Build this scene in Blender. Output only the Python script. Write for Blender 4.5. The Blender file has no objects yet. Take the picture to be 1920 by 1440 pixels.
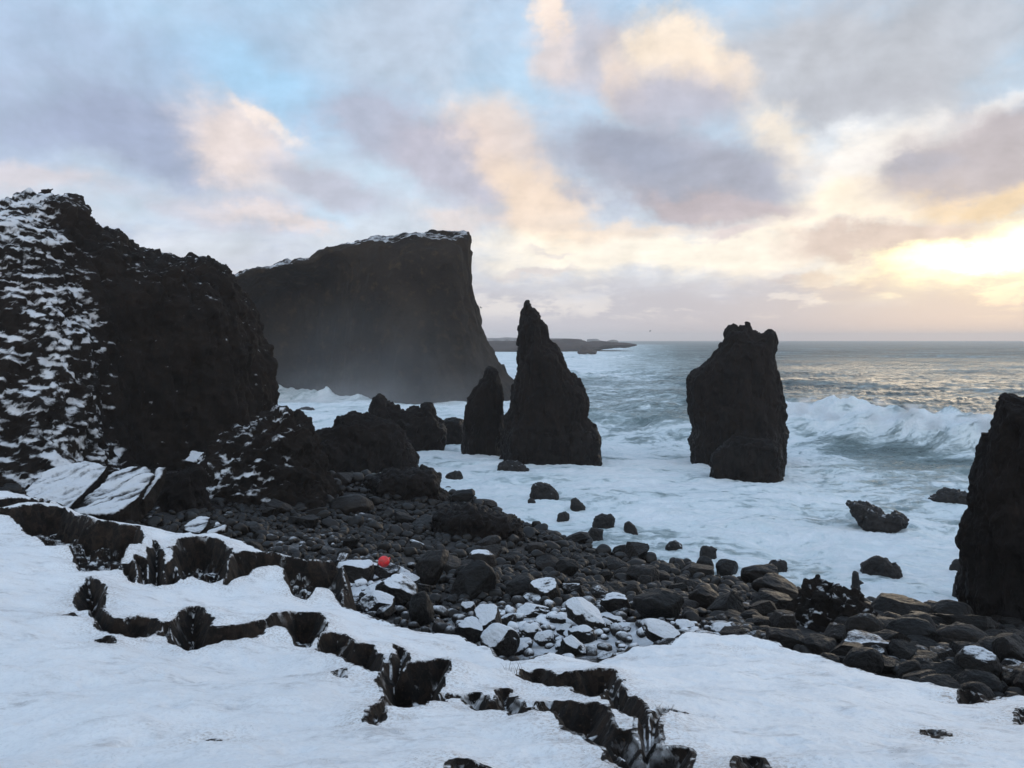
import bpy, bmesh, math, random
import numpy as np
from mathutils import Vector, geometry

random.seed(7)
rng = np.random.default_rng(11)
S = bpy.context.scene
COL = S.collection

# ------------------------------------------------------------------ camera
EYE = 12.0
FPX = 1507.0
PITCH = math.atan(84.0 / FPX)
cd = bpy.data.cameras.new('camera')
cd.sensor_width = 36.0
cd.lens = FPX / 1920.0 * 36.0
cd.clip_start = 0.1
cd.clip_end = 30000.0
cam = bpy.data.objects.new('camera', cd)
cam.location = (0, 0, EYE)
cam.rotation_euler = (math.pi / 2 - PITCH, 0, 0)
COL.objects.link(cam)
S.camera = cam

S.view_settings.view_transform = 'Standard'
S.view_settings.look = 'None'
S.view_settings.exposure = 0.18
S.view_settings.gamma = 1.0
S.view_settings.use_curve_mapping = False
S.cycles.use_denoising = True
S.cycles.max_bounces = 6
S.cycles.diffuse_bounces = 3
S.cycles.glossy_bounces = 3
S.cycles.transmission_bounces = 2
S.cycles.volume_bounces = 1
S.cycles.transparent_max_bounces = 6

CP, SP = math.cos(PITCH), math.sin(PITCH)

def ray(px, py):
    cx = (px - 960.0) / FPX
    cy = (720.0 - py) / FPX
    return cx, CP + cy * SP, -SP + cy * CP

def at(px, py, d):
    x, y, z = ray(px, py)
    k = d / y
    return Vector((x * k, d, EYE + z * k))

def at_z(px, py, z0=0.0):
    x, y, z = ray(px, py)
    k = (z0 - EYE) / z
    return Vector((x * k, y * k, z0))

def project(x, y, z):
    dz = z - EYE
    w = y * CP - dz * SP
    v = y * SP + dz * CP
    w = np.maximum(w, 0.05)
    return 960.0 + FPX * x / w, 720.0 - FPX * v / w

def lin(r, g, b):
    def f(c):
        c /= 255.0
        return c / 12.92 if c <= 0.04045 else ((c + 0.055) / 1.055) ** 2.4
    return (f(r), f(g), f(b), 1.0)

# ------------------------------------------------------------------ node helpers
class NT:
    def __init__(self, tree):
        self.t = tree
        self.n = tree.nodes
        self.l = tree.links
    def put(self, sock, v):
        if isinstance(v, bpy.types.NodeSocket):
            self.l.new(v, sock)
        elif v is not None:
            sock.default_value = v
    def new(self, kind, **props):
        n = self.n.new(kind)
        for k, v in props.items():
            setattr(n, k, v)
        return n
    def math(self, op, a, b=None, c=None, clamp=False):
        n = self.new('ShaderNodeMath', operation=op, use_clamp=clamp)
        self.put(n.inputs[0], a)
        if b is not None: self.put(n.inputs[1], b)
        if c is not None: self.put(n.inputs[2], c)
        return n.outputs[0]
    def vmath(self, op, a, b=None, out=0):
        n = self.new('ShaderNodeVectorMath', operation=op)
        self.put(n.inputs[0], a)
        if b is not None: self.put(n.inputs[1], b)
        return n.outputs[out]
    def scale(self, a, s):
        n = self.new('ShaderNodeVectorMath', operation='SCALE')
        self.put(n.inputs[0], a); self.put(n.inputs['Scale'], s)
        return n.outputs[0]
    def noise(self, vec, scale, detail=4.0, rough=0.55, dist=0.0, color=False):
        n = self.new('ShaderNodeTexNoise')
        self.put(n.inputs['Vector'], vec)
        n.inputs['Scale'].default_value = scale
        n.inputs['Detail'].default_value = detail
        n.inputs['Roughness'].default_value = rough
        n.inputs['Distortion'].default_value = dist
        return n.outputs['Color' if color else 0]
    def voronoi(self, vec, scale, feature='F1', out='Distance'):
        n = self.new('ShaderNodeTexVoronoi', feature=feature)
        self.put(n.inputs['Vector'], vec)
        n.inputs['Scale'].default_value = scale
        return n.outputs[out]
    def step(self, v, lo, hi, a=0.0, b=1.0):
        n = self.new('ShaderNodeMapRange', interpolation_type='SMOOTHSTEP')
        self.put(n.inputs['Value'], v)
        self.put(n.inputs['From Min'], lo); self.put(n.inputs['From Max'], hi)
        n.inputs['To Min'].default_value = a; n.inputs['To Max'].default_value = b
        return n.outputs[0]
    def mix(self, f, a, b):
        n = self.new('ShaderNodeMix', data_type='RGBA')
        self.put(n.inputs[0], f); self.put(n.inputs[6], a); self.put(n.inputs[7], b)
        return n.outputs[2]
    def mapping(self, v, loc=(0, 0, 0), rot=(0, 0, 0), sc=(1, 1, 1), kind='POINT'):
        n = self.new('ShaderNodeMapping', vector_type=kind)
        self.put(n.inputs['Vector'], v)
        n.inputs['Location'].default_value = loc
        n.inputs['Rotation'].default_value = rot
        n.inputs['Scale'].default_value = sc
        return n.outputs[0]
    def sep(self, v):
        n = self.new('ShaderNodeSeparateXYZ'); self.put(n.inputs[0], v)
        return n.outputs
    def comb(self, x, y, z):
        n = self.new('ShaderNodeCombineXYZ')
        for s, v in zip(n.inputs, (x, y, z)): self.put(s, v)
        return n.outputs[0]
    def attr(self, name, kind='GEOMETRY', out='Fac'):
        n = self.new('ShaderNodeAttribute', attribute_name=name, attribute_type=kind)
        return n.outputs[out]
    def bump(self, h, strength=0.5, dist=0.1, normal=None):
        n = self.new('ShaderNodeBump')
        n.inputs['Strength'].default_value = strength
        n.inputs['Distance'].default_value = dist
        self.put(n.inputs['Height'], h)
        if normal is not None: self.put(n.inputs['Normal'], normal)
        return n.outputs[0]

# ------------------------------------------------------------------ sky
SUN_AZ = math.atan2(*ray(1850, 505)[:2])          # clockwise from +Y
SUN_EL = math.radians(6.0)

w = bpy.data.worlds.new('World')
S.world = w
w.use_nodes = True
w.cycles.sampling_method = 'MANUAL'
w.cycles.sample_map_resolution = 1024
T = NT(w.node_tree)
T.n.clear()
tc = T.new('ShaderNodeTexCoord')
D = T.vmath('NORMALIZE', tc.outputs['Generated'])
dx, dy, dz = T.sep(D)
az = T.math('ARCTAN2', dx, dy)
el = T.math('ARCSINE', dz)
AE = T.scale(T.comb(az, el, 0.0), 180.0 / math.pi)          # degrees
# a cloud deck seen in perspective
den = T.math('ADD', T.math('MAXIMUM', dz, 0.0), 0.22)
Q = T.comb(T.math('DIVIDE', dx, den), T.math('DIVIDE', dy, den), 0.0)
big = T.noise(Q, 1.15, 7.0, 0.60)
fine = T.noise(Q, 3.2, 9.0, 0.60, 0.35)
warpc = T.noise(Q, 1.7, 6.0, 0.60, color=True)
warpf = T.noise(AE, 0.16, 7.0, 0.62, color=True)
warp = T.vmath('MULTIPLY', T.vmath('SUBTRACT', warpc, (0.5, 0.5, 0.5)), (5.0, 4.0, 0.0))
warp = T.vmath('ADD', warp, T.vmath('MULTIPLY', T.vmath('SUBTRACT', warpf, (0.5, 0.5, 0.5)), (6.5, 4.5, 0.0)))
AEw = T.vmath('ADD', AE, warp)
puff = T.noise(T.vmath('MULTIPLY', AE, (1.0, 1.35, 1.0)), 0.13, 9.0, 0.60, 0.25)
tex = T.math('ADD', T.math('MULTIPLY', big, 0.25), T.math('ADD', T.math('MULTIPLY', fine, 0.30), T.math('MULTIPLY', puff, 0.45)))
# light from the sun's side models the billows
Qs = T.vmath('ADD', Q, (0.045, 0.075, 0.0))
fine2 = T.noise(Qs, 3.2, 9.0, 0.60, 0.35)
puff2 = T.noise(T.vmath('ADD', T.vmath('MULTIPLY', AE, (1.0, 1.35, 1.0)), (0.9, -0.5, 0.0)), 0.13, 9.0, 0.60, 0.25)
relief = T.math('ADD', T.math('MULTIPLY', T.math('SUBTRACT', fine, fine2), 0.45), T.math('MULTIPLY', T.math('SUBTRACT', puff, puff2), 0.9))

sky = T.new('ShaderNodeTexSky', sky_type='NISHITA')
sky.sun_disc = False
sky.sun_elevation = SUN_EL
sky.sun_rotation = SUN_AZ
sky.air_density = 1.0
sky.dust_density = 0.6
nish = sky.outputs[0]

# clear air between the clouds
ramp = T.new('ShaderNodeValToRGB')
cr = ramp.color_ramp
T.put(ramp.inputs[0], T.math('DIVIDE', T.math('MAXIMUM', el, 0.0), math.pi / 2))
for i, (p, c) in enumerate([(0.0, lin(196, 192, 198)), (0.07, lin(205, 212, 222)), (0.17, lin(178, 205, 228)),
                            (0.32, lin(160, 193, 224)), (1.0, lin(128, 168, 212))]):
    e = cr.elements[i] if i < 2 else cr.elements.new(p)
    e.position = p
    e.color = c
skycol = ramp.outputs[0]

def layer(base, px, py, rx, ry, rot, rgb, op=1.0, gain=1.6, nz=2.4, lo=0.06, hi=0.98, boost=1.0):
    x, y, z = ray(px, py)
    a = math.degrees(math.atan2(x, y)); e = math.degrees(math.asin(z / math.sqrt(x * x + y * y + z * z)))
    k = 180.0 / math.pi / FPX * 1.55
    m = T.mapping(AEw, loc=(a, e, 0), rot=(0, 0, math.radians(rot)), sc=(rx * k, ry * k, 1), kind='TEXTURE')
    g = T.new('ShaderNodeTexGradient', gradient_type='QUADRATIC_SPHERE')
    T.put(g.inputs[0], m)
    s = T.math('MULTIPLY_ADD', g.outputs[1], gain, T.math('MULTIPLY_ADD', tex, nz, -0.5 * nz))
    near = T.math('MULTIPLY', g.outputs[1], 6.0, clamp=True)
    f = T.math('MULTIPLY', T.math('MULTIPLY', T.step(s, lo, hi), near), op)
    c = lin(*rgb)
    return T.mix(f, base, (c[0] * boost, c[1] * boost, c[2] * boost, 1.0))

# general broken cloud all round
cover = T.step(T.math('ADD', T.math('MULTIPLY', big, 0.6), T.math('MULTIPLY', fine, 0.4)), 0.40, 0.66)
shadev = T.step(fine, 0.35, 0.68)
cloudc = T.mix(shadev, lin(196, 198, 210), lin(158, 168, 190))
skycol = T.mix(T.math('MULTIPLY', cover, 0.85), skycol, cloudc)
#            px    py   rx   ry  rot  colour
LAYERS = [
 # clear blue gaps
 (480, 170, 230, 110, -10, (156, 200, 233), 0.95, 1.9),
 (330, 70, 160, 60, -25, (165, 200, 228), 0.6, 1.5),
 (985, 130, 60, 110, 0, (185, 212, 235), 0.8, 1.6),
 (640, 60, 110, 60, -30, (165, 202, 230), 0.5, 1.5),
 (230, 350, 150, 60, -15, (190, 214, 232), 0.85, 1.6),
 (590, 395, 90, 30, -20, (185, 214, 236), 0.85, 1.6),
 (730, 320, 90, 50, -30, (190, 214, 232), 0.8, 1.6),
 # grey blue cloud, upper left
 (110, 150, 330, 190, 0, (157, 172, 198), 0.9, 1.9),
 (250, 235, 260, 80, -12, (153, 164, 190), 0.85, 1.7),
 (470, 55, 120, 60, -10, (160, 179, 203), 0.7, 1.6),
 (760, 70, 230, 110, -5, (178, 190, 206), 0.75, 1.6),
 (60, 330, 130, 35, 0, (208, 200, 204), 0.7, 1.6),
 # mauve cumulus in the middle
 (700, 225, 170, 90, -15, (170, 174, 192), 0.9, 1.8),
 (480, 265, 170, 85, -25, (205, 199, 204), 0.9, 1.8),
 (465, 262, 95, 70, -30, (228, 212, 204), 0.85, 1.5),
 (500, 205, 80, 14, -25, (246, 228, 214), 0.8, 1.5),
 (620, 350, 150, 50, -25, (180, 183, 198), 0.85, 1.7),
 (430, 390, 210, 45, -5, (192, 193, 205), 0.85, 1.7),
 (520, 410, 130, 18, -12, (226, 210, 204), 0.7, 1.4),
 (860, 320, 170, 110, -30, (180, 178, 192), 0.9, 1.9),
 (950, 290, 160, 75, -55, (228, 207, 192), 0.9, 1.7),
 (1020, 400, 120, 65, -35, (234, 211, 187), 0.9, 1.7),
 (850, 420, 120, 35, -5, (222, 208, 202), 0.8, 1.5),
 # upper right greys
 (1160, 110, 190, 110, -10, (190, 188, 198), 0.9, 1.8),
 (1510, 120, 360, 150, -5, (184, 186, 193), 0.9, 2.0),
 (1770, 90, 260, 150, 20, (176, 181, 190), 0.85, 1.8),
 (1590, 250, 150, 30, 25, (226, 232, 238), 0.55, 1.5),
 (1030, 35, 34, 26, 0, (250, 226, 200), 0.9, 1.7),
 (1040, 90, 50, 60, 0, (226, 210, 204), 0.8, 1.5),
 (1270, 85, 90, 60, -40, (250, 230, 204), 0.95, 1.7),
 (1165, 150, 45, 75, 0, (238, 216, 196), 0.85, 1.6),
 (1350, 140, 80, 45, -30, (236, 216, 194), 0.8, 1.5),
 (1250, 190, 170, 75, -10, (176, 176, 190), 0.85, 1.7),
 (1600, 175, 220, 50, 8, (178, 182, 192), 0.7, 1.6),
 # light breaking through
 (1620, 310, 180, 62, 25, (246, 240, 232), 0.80, 1.7),
 (1860, 210, 110, 30, 25, (240, 236, 232), 0.65, 1.5),
 (1460, 270, 90, 55, -40, (250, 232, 206), 0.8, 1.5),
 (1250, 480, 400, 48, 0, (254, 243, 222), 0.95, 2.0),
 (1620, 380, 260, 60, 5, (250, 236, 214), 0.85, 1.8),
 # big dark bank
 (1250, 320, 290, 95, -10, (158, 162, 178), 0.98, 2.1),
 (1190, 290, 130, 50, -15, (148, 155, 174), 0.75, 1.6),
 (1330, 385, 210, 36, -8, (182, 172, 178), 0.9, 1.7),
 (1370, 435, 80, 18, 0, (206, 194, 196), 0.8, 1.6),
 (1160, 432, 170, 26, 3, (238, 216, 192), 0.75, 1.5),
 # right bank and the glow
 (1860, 285, 210, 85, 12, (176, 170, 176), 0.95, 2.0),
 (1720, 300, 70, 24, 15, (164, 166, 180), 0.7, 1.5),
 (1860, 370, 160, 40, 6, (222, 198, 164), 0.9, 1.6),
]
for (px, py, rx, ry, rot, rgb, op, gain) in LAYERS:
    if rgb[0] > 215 and rgb[0] - rgb[2] > 14 and px < 1500:          # sunlit flanks: broad and soft
        rx *= 1.22; ry *= 1.22; op *= 0.84
        rgb = tuple(0.88 * c + 0.12 * q for c, q in zip(rgb, (222, 212, 212)))
    if rgb[2] - rgb[0] > 40: op *= 0.66
    skycol = layer(skycol, px, py, rx, ry, rot, rgb, op, gain)
skycol = layer(skycol, 1880, 485, 270, 78, 6, (255, 240, 196), 0.95, 2.2, 0.7)
skycol = layer(skycol, 1885, 480, 165, 60, 6, (255, 242, 196), 1.0, 2.4, 0.5, boost=1.6)
skycol = layer(skycol, 1880, 486, 95, 34, 6, (255, 246, 214), 1.0, 2.4, 0.3, boost=2.6)
for (px, py, rx, ry, rot, rgb, op, gain) in [
 (1650, 448, 210, 34, 4, (206, 190, 182), 0.95, 2.0),
 (1590, 522, 120, 20, 0, (218, 202, 186), 0.85, 1.7),
 (1480, 518, 40, 11, 0, (206, 196, 194), 0.8, 1.6),
 (1000, 515, 120, 12, 0, (212, 204, 202), 0.8, 1.6),
 (1030, 480, 60, 8, 0, (205, 198, 200), 0.5, 1.4),
]:
    skycol = layer(skycol, px, py, rx, ry, rot, rgb, op, gain, 1.0)
lit = T.math('MULTIPLY_ADD', relief, 0.85, 1.0)
lit = T.math('MINIMUM', T.math('MAXIMUM', lit, 0.80), 1.25)
skycol = T.scale(skycol, T.math('MULTIPLY', lit, 1.10))
# low cumulus bank and the hazy band above the horizon
eld = T.math('MULTIPLY', el, 180.0 / math.pi)
Hq = T.comb(T.math('MULTIPLY', az, 5.0), T.math('MULTIPLY', el, 15.0), 0.0)
hb = T.noise(Hq, 2.2, 9.0, 0.62, 0.2)
edge = T.math('ADD', eld, T.math('MULTIPLY_ADD', hb, -5.6, 2.8))
suns = T.step(az, 0.22, 0.62)
bandc = T.mix(suns, lin(189, 187, 196), lin(214, 201, 190))
bandhi = T.mix(suns, lin(226, 220, 218), lin(250, 234, 204))
hb2 = T.noise(T.vmath('ADD', Hq, (0.0, 0.12, 0.3)), 2.2, 9.0, 0.62, 0.2)
rim = T.step(T.math('SUBTRACT', hb2, hb), -0.02, 0.13)
bandc2 = T.mix(T.math('MULTIPLY', rim, T.step(eld, 0.8, 2.2)), bandc, bandhi)
skycol = T.mix(T.step(edge, 2.0, 5.2, 0.9, 0.0), skycol, bandc2)
skycol = T.mix(T.step(eld, 0.1, 1.9, 0.8, 0.0), skycol, T.mix(suns, lin(186, 182, 191), lin(209, 197, 190)))
# unseen sky behind the camera, brightened and warmed as added light for the snow
back_fill = T.step(dy, -0.6, 0.35, 1.0, 0.0)
skycol = T.mix(T.math('MULTIPLY', back_fill, 0.75), skycol, T.vmath('MULTIPLY', skycol, (2.30, 1.96, 1.64)))

bgn = T.new('ShaderNodeBackground'); T.put(bgn.inputs[0], nish); bgn.inputs[1].default_value = 0.06
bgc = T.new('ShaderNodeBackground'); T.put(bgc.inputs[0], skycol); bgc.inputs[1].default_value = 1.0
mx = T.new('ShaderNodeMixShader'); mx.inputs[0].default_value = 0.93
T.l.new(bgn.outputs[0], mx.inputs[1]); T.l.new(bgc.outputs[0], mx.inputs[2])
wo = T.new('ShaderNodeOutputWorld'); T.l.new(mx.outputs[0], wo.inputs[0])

# veiled low sun
sl = bpy.data.lights.new('sun', 'SUN')
sl.energy = 0.6
sl.angle = math.radians(24.0)
sl.color = (1.0, 0.80, 0.55)
sun = bpy.data.objects.new('sun', sl)
sd = Vector((math.sin(SUN_AZ) * math.cos(SUN_EL), math.cos(SUN_AZ) * math.cos(SUN_EL), math.sin(SUN_EL)))
sun.rotation_euler = sd.to_track_quat('Z', 'Y').to_euler()
sun.location = (30, 40, 60)
COL.objects.link(sun)

# ------------------------------------------------------------------ numpy noise
def _hash(ix, iy, iz, seed):
    h = (ix * 374761393 + iy * 668265263 + iz * 1274126177 + seed * 974711) & 0xFFFFFFFF
    h = ((h ^ (h >> 13)) * 1274126177) & 0xFFFFFFFF
    h = (h ^ (h >> 16)) & 0xFFFFFFFF
    return h

_G = np.array([[1, 1, 0], [-1, 1, 0], [1, -1, 0], [-1, -1, 0], [1, 0, 1], [-1, 0, 1], [1, 0, -1], [-1, 0, -1],
               [0, 1, 1], [0, -1, 1], [0, 1, -1], [0, -1, -1], [1, 1, 0], [-1, 1, 0], [0, -1, 1], [0, -1, -1]], float)

def perlin(P, seed=0):
    P = np.asarray(P, float)
    F = np.floor(P).astype(np.int64)
    f = P - F
    u = f * f * f * (f * (f * 6 - 15) + 10)
    out = np.zeros(len(P))
    for dx_ in (0, 1):
        wx = u[:, 0] if dx_ else 1 - u[:, 0]
        for dy_ in (0, 1):
            wy = wx * (u[:, 1] if dy_ else 1 - u[:, 1])
            for dz_ in (0, 1):
                wz = wy * (u[:, 2] if dz_ else 1 - u[:, 2])
                g = _G[_hash(F[:, 0] + dx_, F[:, 1] + dy_, F[:, 2] + dz_, seed) & 15]
                out += wz * (g[:, 0] * (f[:, 0] - dx_) + g[:, 1] * (f[:, 1] - dy_) + g[:, 2] * (f[:, 2] - dz_))
    return out

def fbm(P, octv=4, gain=0.5, seed=0):
    P = np.asarray(P, float)
    a, s, out = 1.0, 1.0, np.zeros(len(P))
    for o in range(octv):
        out += a * perlin(P * s + 17.3 * o, seed + o)
        a *= gain; s *= 2.03
    return out

def ridged(P, octv=4, gain=0.5, seed=0):
    P = np.asarray(P, float)
    a, s, out = 1.0, 1.0, np.zeros(len(P))
    for o in range(octv):
        out += a * (1.0 - 2.2 * np.abs(perlin(P * s + 9.1 * o, seed + o)))
        a *= gain; s *= 2.07
    return out

def cellblocks(P, seed=0):
    """flat-faced blocky relief: a random height per Voronoi cell, plus the distance to the cell's middle"""
    P = np.asarray(P, float)
    F = np.floor(P).astype(np.int64)
    best = np.full(len(P), 1e9); val = np.zeros(len(P))
    for i in (-1, 0, 1):
        for j in (-1, 0, 1):
            for k in (-1, 0, 1):
                c = F + np.array([i, j, k])
                h1 = _hash(c[:, 0], c[:, 1], c[:, 2], seed) / 4294967295.0
                h2 = _hash(c[:, 0], c[:, 1], c[:, 2], seed + 71) / 4294967295.0
                h3 = _hash(c[:, 0], c[:, 1], c[:, 2], seed + 137) / 4294967295.0
                h4 = _hash(c[:, 0], c[:, 1], c[:, 2], seed + 211) / 4294967295.0
                dd = ((P - (c + np.stack([h1, h2, h3], 1))) ** 2).sum(1)
                m = dd < best
                best[m] = dd[m]; val[m] = h4[m]
    return val - 0.5, np.sqrt(best)

def sstep(x, a, b):
    t = np.clip((x - a) / (b - a), 0, 1)
    return t * t * (3 - 2 * t)

def inside(px, py, poly):
    poly = np.asarray(poly, float)
    r = np.zeros(px.shape, bool)
    j = len(poly) - 1
    for i in range(len(poly)):
        xi, yi = poly[i]; xj, yj = poly[j]
        if yi != yj:
            c = ((yi > py) != (yj > py)) & (px < (xj - xi) * (py - yi) / (yj - yi) + xi)
            r ^= c
        j = i
    return r

def seg_dist(px, py, pts, closed=True):
    pts = np.asarray(pts, float)
    best = np.full(px.shape, 1e18)
    n = len(pts)
    for i in range(n if closed else n - 1):
        ax, ay = pts[i]; bx, by = pts[(i + 1) % n]
        vx, vy = bx - ax, by - ay
        L = vx * vx + vy * vy + 1e-12
        t = np.clip(((px - ax) * vx + (py - ay) * vy) / L, 0, 1)
        best = np.minimum(best, (px - ax - t * vx) ** 2 + (py - ay - t * vy) ** 2)
    return np.sqrt(best)

def densify(pts, step, jitter=0.0, seed=3):
    out = []
    r = random.Random(seed)
    n = len(pts)
    for i in range(n):
        a, b = pts[i], pts[(i + 1) % n]
        L = math.hypot(b[0] - a[0], b[1] - a[1])
        k = max(1, int(L / step))
        for q in range(k):
            t = q / k
            out.append((a[0] + (b[0] - a[0]) * t + (r.uniform(-jitter, jitter) if q else 0),
                        a[1] + (b[1] - a[1]) * t + (r.uniform(-jitter, jitter) if q else 0)))
    return out

class TPS:
    def __init__(self, pts, smooth=0.02):
        P = np.array(pts, float)
        self.xy = P[:, :2]
        n = len(P)
        K = self._k(self.xy, self.xy) + smooth * np.eye(n)
        A = np.zeros((n + 3, n + 3))
        A[:n, :n] = K; A[:n, n] = 1; A[:n, n + 1:] = self.xy; A[n, :n] = 1; A[n + 1:, :n] = self.xy.T
        self.w = np.linalg.solve(A, np.concatenate([P[:, 2], np.zeros(3)]))
    def _k(self, a, b):
        r2 = ((a[:, None, :] - b[None, :, :]) ** 2).sum(-1) / 100.0
        return r2 * np.log(r2 + 1e-9)
    def __call__(self, x, y):
        x = np.asarray(x, float); y = np.asarray(y, float)
        sh = x.shape
        q = np.stack([x.ravel(), y.ravel()], 1)
        out = np.empty(len(q))
        n = len(self.xy)
        for i in range(0, len(q), 50000):
            b = q[i:i + 50000]
            out[i:i + 50000] = self._k(b, self.xy) @ self.w[:n] + self.w[n] + b @ self.w[n + 1:]
        return out.reshape(sh)

# ------------------------------------------------------------------ object helpers
def mesh_from(name, V, Fc, smooth=True, attrs=None):
    me = bpy.data.meshes.new(name)
    V = np.asarray(V, np.float32); Fc = np.asarray(Fc, np.int32)
    me.vertices.add(len(V)); me.vertices.foreach_set('co', V.ravel())
    k = Fc.shape[1]
    me.loops.add(Fc.size); me.loops.foreach_set('vertex_index', Fc.ravel())
    me.polygons.add(len(Fc))
    me.polygons.foreach_set('loop_start', np.arange(0, Fc.size, k, dtype=np.int32))
    me.update(calc_edges=True)
    me.validate()
    if smooth:
        me.polygons.foreach_set('use_smooth', np.ones(len(me.polygons), bool))
    for nme, arr in (attrs or {}).items():
        a = me.attributes.new(nme, 'FLOAT', 'POINT')
        a.data.foreach_set('value', np.asarray(arr, np.float32))
    return me

def link(name, me, mat=None, parent=None, loc=None, rotz=None):
    o = bpy.data.objects.new(name, me)
    COL.objects.link(o)
    if mat is not None and me is not None and len(me.materials) == 0: me.materials.append(mat)
    if parent is not None: o.parent = parent
    if loc is not None: o.location = loc
    if rotz is not None: o.rotation_euler = (0, 0, rotz)
    return o

def tag(o, label=None, cat=None, group=None, kind=None):
    if label: o['label'] = label
    if cat: o['category'] = cat
    if group: o['group'] = group
    if kind: o['kind'] = kind
    return o

def grid_faces(nr, nc):
    i = np.arange(nr - 1)[:, None] * nc + np.arange(nc - 1)[None, :]
    i = i.ravel()
    return np.stack([i, i + 1, i + nc + 1, i + nc], 1)

# ------------------------------------------------------------------ materials
def new_mat(name):
    m = bpy.data.materials.new(name)
    m.use_nodes = True
    t = NT(m.node_tree)
    t.n.clear()
    out = t.new('ShaderNodeOutputMaterial')
    b = t.new('ShaderNodeBsdfPrincipled')
    t.l.new(b.outputs[0], out.inputs[0])
    return m, t, b, out

SNOW = (0.80, 0.82, 0.86, 1)

def rock_mat(name, c1, c2, c3, scale=1.0, rough=0.8, snow='none', bump=0.6, bdist=0.15, stretch=(1, 1, 1), wet_z=None, spec=0.35):
    """dark basalt; snow: 'none', 'attr' (vertex attribute), 'object' (object property)"""
    m, t, b, out = new_mat(name)
    tc_ = t.new('ShaderNodeTexCoord')
    P = t.mapping(tc_.outputs['Object'], sc=stretch)
    if snow == 'object':
        oi = t.new('ShaderNodeObjectInfo')
        P = t.vmath('ADD', P, t.scale(t.comb(oi.outputs['Random'], oi.outputs['Random'], 0.3), 37.0))
    n1 = t.noise(P, 0.55 * scale, 6, 0.6)
    n2 = t.noise(P, 3.1 * scale, 8, 0.65)
    n3 = t.noise(P, 11.0 * scale, 6, 0.7)
    v = t.voronoi(t.vmath('ADD', P, t.scale(t.noise(P, 2.0 * scale, 3, 0.5, color=True), 0.5)), 1.9 * scale)
    col = t.mix(t.step(n1, 0.35, 0.66), c1, c2)
    col = t.mix(t.math('MULTIPLY', t.step(n2, 0.50, 0.72), 0.7), col, c3)
    if snow == 'object':
        tint = t.step(oi.outputs['Random'], 0.0, 1.0, 0.55, 1.65)
        col = t.vmath('MULTIPLY', col, t.comb(tint, tint, tint))
    h = t.math('ADD', t.math('MULTIPLY', n2, 0.6), t.math('ADD', t.math('MULTIPLY', n3, 0.35), t.math('MULTIPLY', v, 0.5)))
    nb = t.bump(h, bump, bdist)
    rg = t.step(n2, 0.3, 0.7, rough - 0.18, rough + 0.08)
    geo = t.new('ShaderNodeNewGeometry')
    if wet_z is not None:
        pz = t.sep(geo.outputs['Position'])[2]
        wet = t.step(t.math('ADD', pz, t.math('MULTIPLY', n1, -1.5)), wet_z - 0.8, wet_z + 0.5, 1.0, 0.0)
        rg = t.math('MULTIPLY_ADD', wet, -0.32, rg)
        col = t.mix(t.math('MULTIPLY', wet, 0.45), col, t.vmath('MULTIPLY', col, (0.55, 0.52, 0.52)))
    if snow != 'none':
        nz_ = t.sep(nb)[2]
        gz = t.sep(geo.outputs['Normal'])[2]
        if snow == 'attr':
            s = t.attr('snow')
            val = t.math('ADD', s, t.math('MULTIPLY_ADD', n2, 0.9, -0.45))
            val = t.math('ADD', val, t.math('ADD', t.math('MULTIPLY_ADD', nz_, 0.35, -0.1), t.math('MULTIPLY_ADD', n3, 0.7, -0.35)))
            f = t.math('MULTIPLY', t.step(val, 0.30, 0.86), 0.92)
        else:
            s = t.attr('snow', 'OBJECT')
            low = t.noise(P, 1.3, 3, 0.5); edg = t.noise(P, 7.0, 5, 0.7)
            val = t.math('ADD', t.math('MULTIPLY_ADD', s, 1.05, -0.95), t.math('MULTIPLY_ADD', n2, 0.35, -0.175))
            val = t.math('ADD', val, t.math('MULTIPLY_ADD', low, 0.55, -0.27))
            val = t.math('ADD', val, t.math('MULTIPLY_ADD', gz, 0.72, t.math('MULTIPLY_ADD', nz_, 0.12, t.math('MULTIPLY_ADD', edg, 0.34, -0.17))))
            f = t.step(val, 0.29, 0.47)
        col = t.mix(f, col, SNOW)
        rg = t.math('MULTIPLY_ADD', f, 0.1, rg)
        nb = t.bump(t.math('MULTIPLY_ADD', f, 0.6, t.math('MULTIPLY', h, 1.0)), bump, bdist)
    t.put(b.inputs['Base Color'], col)
    t.put(b.inputs['Roughness'], rg)
    b.inputs['Specular IOR Level'].default_value = spec
    t.put(b.inputs['Normal'], nb)
    return m

BAS1 = (0.0085, 0.0074, 0.0072, 1)
BAS2 = (0.016, 0.013, 0.012, 1)
M_CLIFF = rock_mat('basalt_snowy', (0.0075, 0.0058, 0.0050, 1), (0.0155, 0.0112, 0.0090, 1), (0.027, 0.0185, 0.0135, 1), 0.8, 0.9, 'attr', 0.8, 0.35, spec=0.15)
M_HILL = rock_mat('hill_tuff', (0.010, 0.0080, 0.0066, 1), (0.025, 0.0180, 0.0130, 1), (0.062, 0.042, 0.025, 1), 0.16, 0.95, 'attr', 0.8, 0.9, spec=0.1)
M_STACK = rock_mat('basalt_stack', (0.0068, 0.0052, 0.0047, 1), (0.0135, 0.0098, 0.0085, 1), (0.026, 0.018, 0.0145, 1), 0.9, 0.85, 'none', 0.9, 0.3, stretch=(1, 1, 0.45), wet_z=2.5, spec=0.14)
M_SEAROCK = rock_mat('basalt_wet', BAS1, (0.016, 0.0135, 0.013, 1), (0.028, 0.022, 0.019, 1), 1.4, 0.6, 'attr', 0.8, 0.15, spec=0.35)
M_BOULDER = rock_mat('beach_basalt', (0.0048, 0.0038, 0.0034, 1), (0.0098, 0.0072, 0.0058, 1), (0.023, 0.0155, 0.0105, 1), 1.8, 0.55, 'object', 1.0, 0.08, spec=0.28)

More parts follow.
